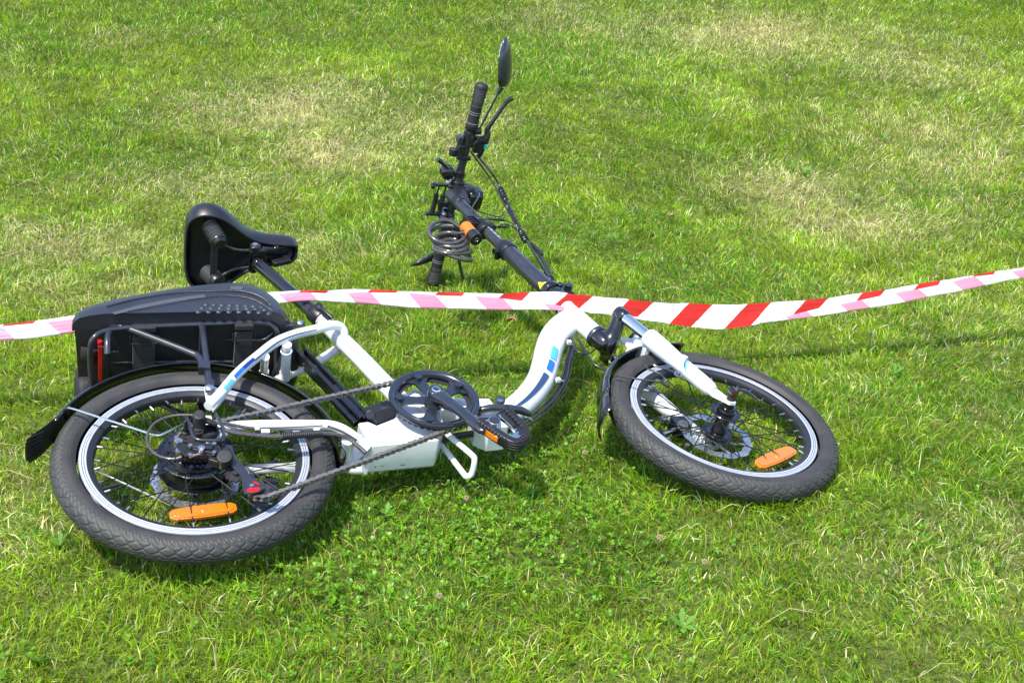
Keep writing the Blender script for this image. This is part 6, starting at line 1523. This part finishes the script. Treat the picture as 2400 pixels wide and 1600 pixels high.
def straws():
    n = 1000; r = np.sqrt(rng.random(n) * (7.5 ** 2 - 1.4 ** 2) + 1.4 ** 2); a = (rng.random(n) * 2 - 1) * .5
    x, y = r * np.sin(a), r * np.cos(a); L = .03 + .08 * rng.random(n) ** 2; az = rng.random(n) * 2 * np.pi; w = (.0004 + .0005 * rng.random(n)) * (1 + .5 * np.clip((r - 2.6) / 3, 0, 2))
    z = gh(x, y) + .018 + .012 * rng.random(n); dx, dy = np.cos(az) * L, np.sin(az) * L; cv = rng.normal(0, .25, n)
    co = np.empty((n, 6, 3)); px, py = -np.sin(az) * w, np.cos(az) * w
    for k, t in enumerate((0, .5, 1)):
        cx_ = x + dx * t - np.sin(az) * L * cv * t * (1 - t); cy_ = y + dy * t + np.cos(az) * L * cv * t * (1 - t); cz = z - .016 * (abs(t - .5) * 2) ** 2 + rng.random(n) * .004
        co[:, 2 * k] = np.stack([cx_ - px, cy_ - py, cz], -1); co[:, 2 * k + 1] = np.stack([cx_ + px, cy_ + py, cz + .0008], -1)
    b = np.arange(n)[:, None] * 6; q = np.concatenate([b + np.array([[0, 1, 3, 2]]), b + np.array([[2, 3, 5, 4]])])
    col = np.where(rng.random(n)[:, None] < .65, np.array([[.55, .50, .28]]), np.array([[.26, .36, .08]])) * (.7 + .5 * rng.random(n))[:, None]
    o = set_mesh('dry_grass', co.reshape(-1, 3), q, np.zeros((0, 3), int), np.repeat(col, 6, 0), LAWN_GREEN)
    tag(o, 'loose dry stalks and cuttings lying on the lawn', 'dry grass', kind='stuff')
straws()

def rosette_leaves(name, cx_, cy_, z, sizes, outline, tilt_lo, tilt_hi, per, colf, lab, cat, transl=.35, fold=.25):
    """small broad leaves: 'per' leaflets round each centre"""
    n = len(cx_); k = len(outline); out = np.array(outline)
    a0 = rng.random(n) * 2 * np.pi
    cos_, qs, cols = [], [], []
    base = 0
    tx, ty = rng.normal(0, .35, n), rng.normal(0, .35, n)
    for j in range(per):
        a = a0 + 2 * np.pi * j / per + rng.normal(0, .12, n); tl = tilt_lo + (tilt_hi - tilt_lo) * rng.random(n)
        u = out[None, :, 0] * sizes[:, None]; v = out[None, :, 1] * sizes[:, None]
        ca, sa = np.cos(a)[:, None], np.sin(a)[:, None]
        ct, st_ = np.cos(tl)[:, None], np.sin(tl)[:, None]
        X = cx_[:, None] + u * ct * ca - v * sa; Y = cy_[:, None] + u * ct * sa + v * ca
        Z = z[:, None] + u * st_ + np.abs(v) * fold + tx[:, None] * (X - cx_[:, None]) + ty[:, None] * (Y - cy_[:, None])
        cos_.append(np.stack([X, Y, Z], -1).reshape(-1, 3))
        b = base + np.arange(n)[:, None] * k
        # fan of quads from the midrib
        h = k // 2
        for i in range(h - 1): qs.append(b + np.array([[i, i + 1, k - 2 - i, k - 1 - i]]) if i < h - 1 else None)
        base += n * k
        cols.append(np.repeat(colf(n), k, 0))
    o = set_mesh(name, np.concatenate(cos_), np.concatenate(qs), np.zeros((0, 3), int), np.concatenate(cols), leaf_mat(name + '_leaf', transl, .4, .4))
    return tag(o, lab, cat, kind='stuff')
def clover():
    pts = []
    for gx, gy, s, m in CLOVER:
        m = int(m * .32); pts.append(np.stack([rng.normal(gx, s * 1.25, m), rng.normal(gy, s * 1.1, m)], -1))
    r = np.sqrt(rng.random(1800) * (6 ** 2 - 1.4 ** 2) + 1.4 ** 2); a = (rng.random(1800) * 2 - 1) * .5
    pts.append(np.stack([r * np.sin(a), r * np.cos(a)], -1))
    p = np.concatenate(pts); x, y = p[:, 0], p[:, 1]; n = len(x)
    z = gh(x, y) + .012 + .014 * rng.random(n)
    half = [(.05, -.06), (.45, -.46), (.85, -.52), (1.08, -.30), (1.02, -.03)]
    out = half + [(u, -v) for u, v in reversed(half)]
    def colf(m):
        t = rng.random(m)[:, None]; c = np.array([[.070, .22, .006]]) * (1 - t) + np.array([[.165, .33, .008]]) * t
        return c * (.8 + .45 * rng.random(m))[:, None]
    rosette_leaves('clover', x, y, z, 0.0052 * (.6 + .8 * rng.random(n)), out, -.15, .8, 3, colf, 'low clover leaves growing among the grass', 'clover')
clover()
def weeds():
    p = np.array(WEEDS); m = len(p)
    x = np.repeat(p[:, 0], 1); y = p[:, 1]; z = gh(x, y) + .012
    half = [(.0, -.03), (.25, -.10), (.5, -.16), (.75, -.17), (1.0, -.07), (1.08, -.01)]
    out = half + [(u, -v) for u, v in reversed(half)]
    def colf(k): return np.array([[.11, .25, .03]]) * (.8 + .6 * rng.random(k))[:, None]
    rosette_leaves('broadleaf_weeds', x, y, z, .026 * (.6 + .7 * rng.random(m)), out, .25, 1.1, 6, colf, 'rosettes of broad-leaved weeds in the lawn', 'weeds')
weeds()

# ---------------------------------------------------------------- things lying in the lawn
def fallen_leaf(x, y, size, rot, lab):
    z = float(gh(x, y)) + .024
    g = MB(); rows = []
    for i in range(9):
        t = i / 8; w = math.sin(math.pi * min(1, t * .96 + .03)) ** .7 * .42
        rows.append([(size * (t - .5), size * w * s, size * (.22 * abs(s) ** 1.5 + .12 * math.sin(t * 5 + s) + .10 * t)) for s in (-1, -.5, 0, .5, 1)])
    g.loft(rows, closed=False, caps=False)
    g.tube([(-size * .5, 0, 0, .0008), (-size * .75, size * .05, size * .06, .0007)], n=6)
    o = g.build('fallen_leaf', 'leaf_brown', None, smooth=180, solid=.0006)
    o.location = (x, y, z); o.rotation_euler = (.2, .3, rot)
    return tag(o, lab, 'leaf', 'fallen leaves')
fallen_leaf(LEAFA[0], LEAFA[1], .034, 2.4, 'curled brown fallen leaf on the grass below the middle of the tape')
fallen_leaf(LEAFB[0], LEAFB[1], .030, .9, 'small tan fallen leaf on open grass beyond the fork, away from the bicycle')
def clover_flower(x, y, h, lab, r=.0052):
    e = empty('clover_flower', None, Matrix.Translation((x, y, float(gh(x, y)))))
    tag(e, lab, 'flower', 'clover flower heads in the lawn')
    s = MB(); s.tube([(0, 0, 0, .0008), (.002, .001, h * .6, .0008), (.003, 0, h, .0009)], n=6); s.build('stem', 'flower_stem', e)
    g = MB(); rnd = random.Random(int(x * 1000))
    for k in range(46):
        zf = 1 - 1.75 * (k + .5) / 46; a = k * 2.39996; q = math.sqrt(max(0, 1 - zf * zf)); d = Vector((q * math.cos(a), q * math.sin(a), zf)); c = Vector((.003, 0, h)) + d * r * .45
        g.tube([(*c, r * .16), (*(c + d * r * .35), r * .20), (*(c + d * r * (.6 + .2 * rnd.random())), r * .04)], n=5)
    g.build('flower_head', 'flower_white', e, smooth=60)
for (x, y, lab) in FLOWERS: clover_flower(x, y, .030, lab)
scene.render.film_transparent = False
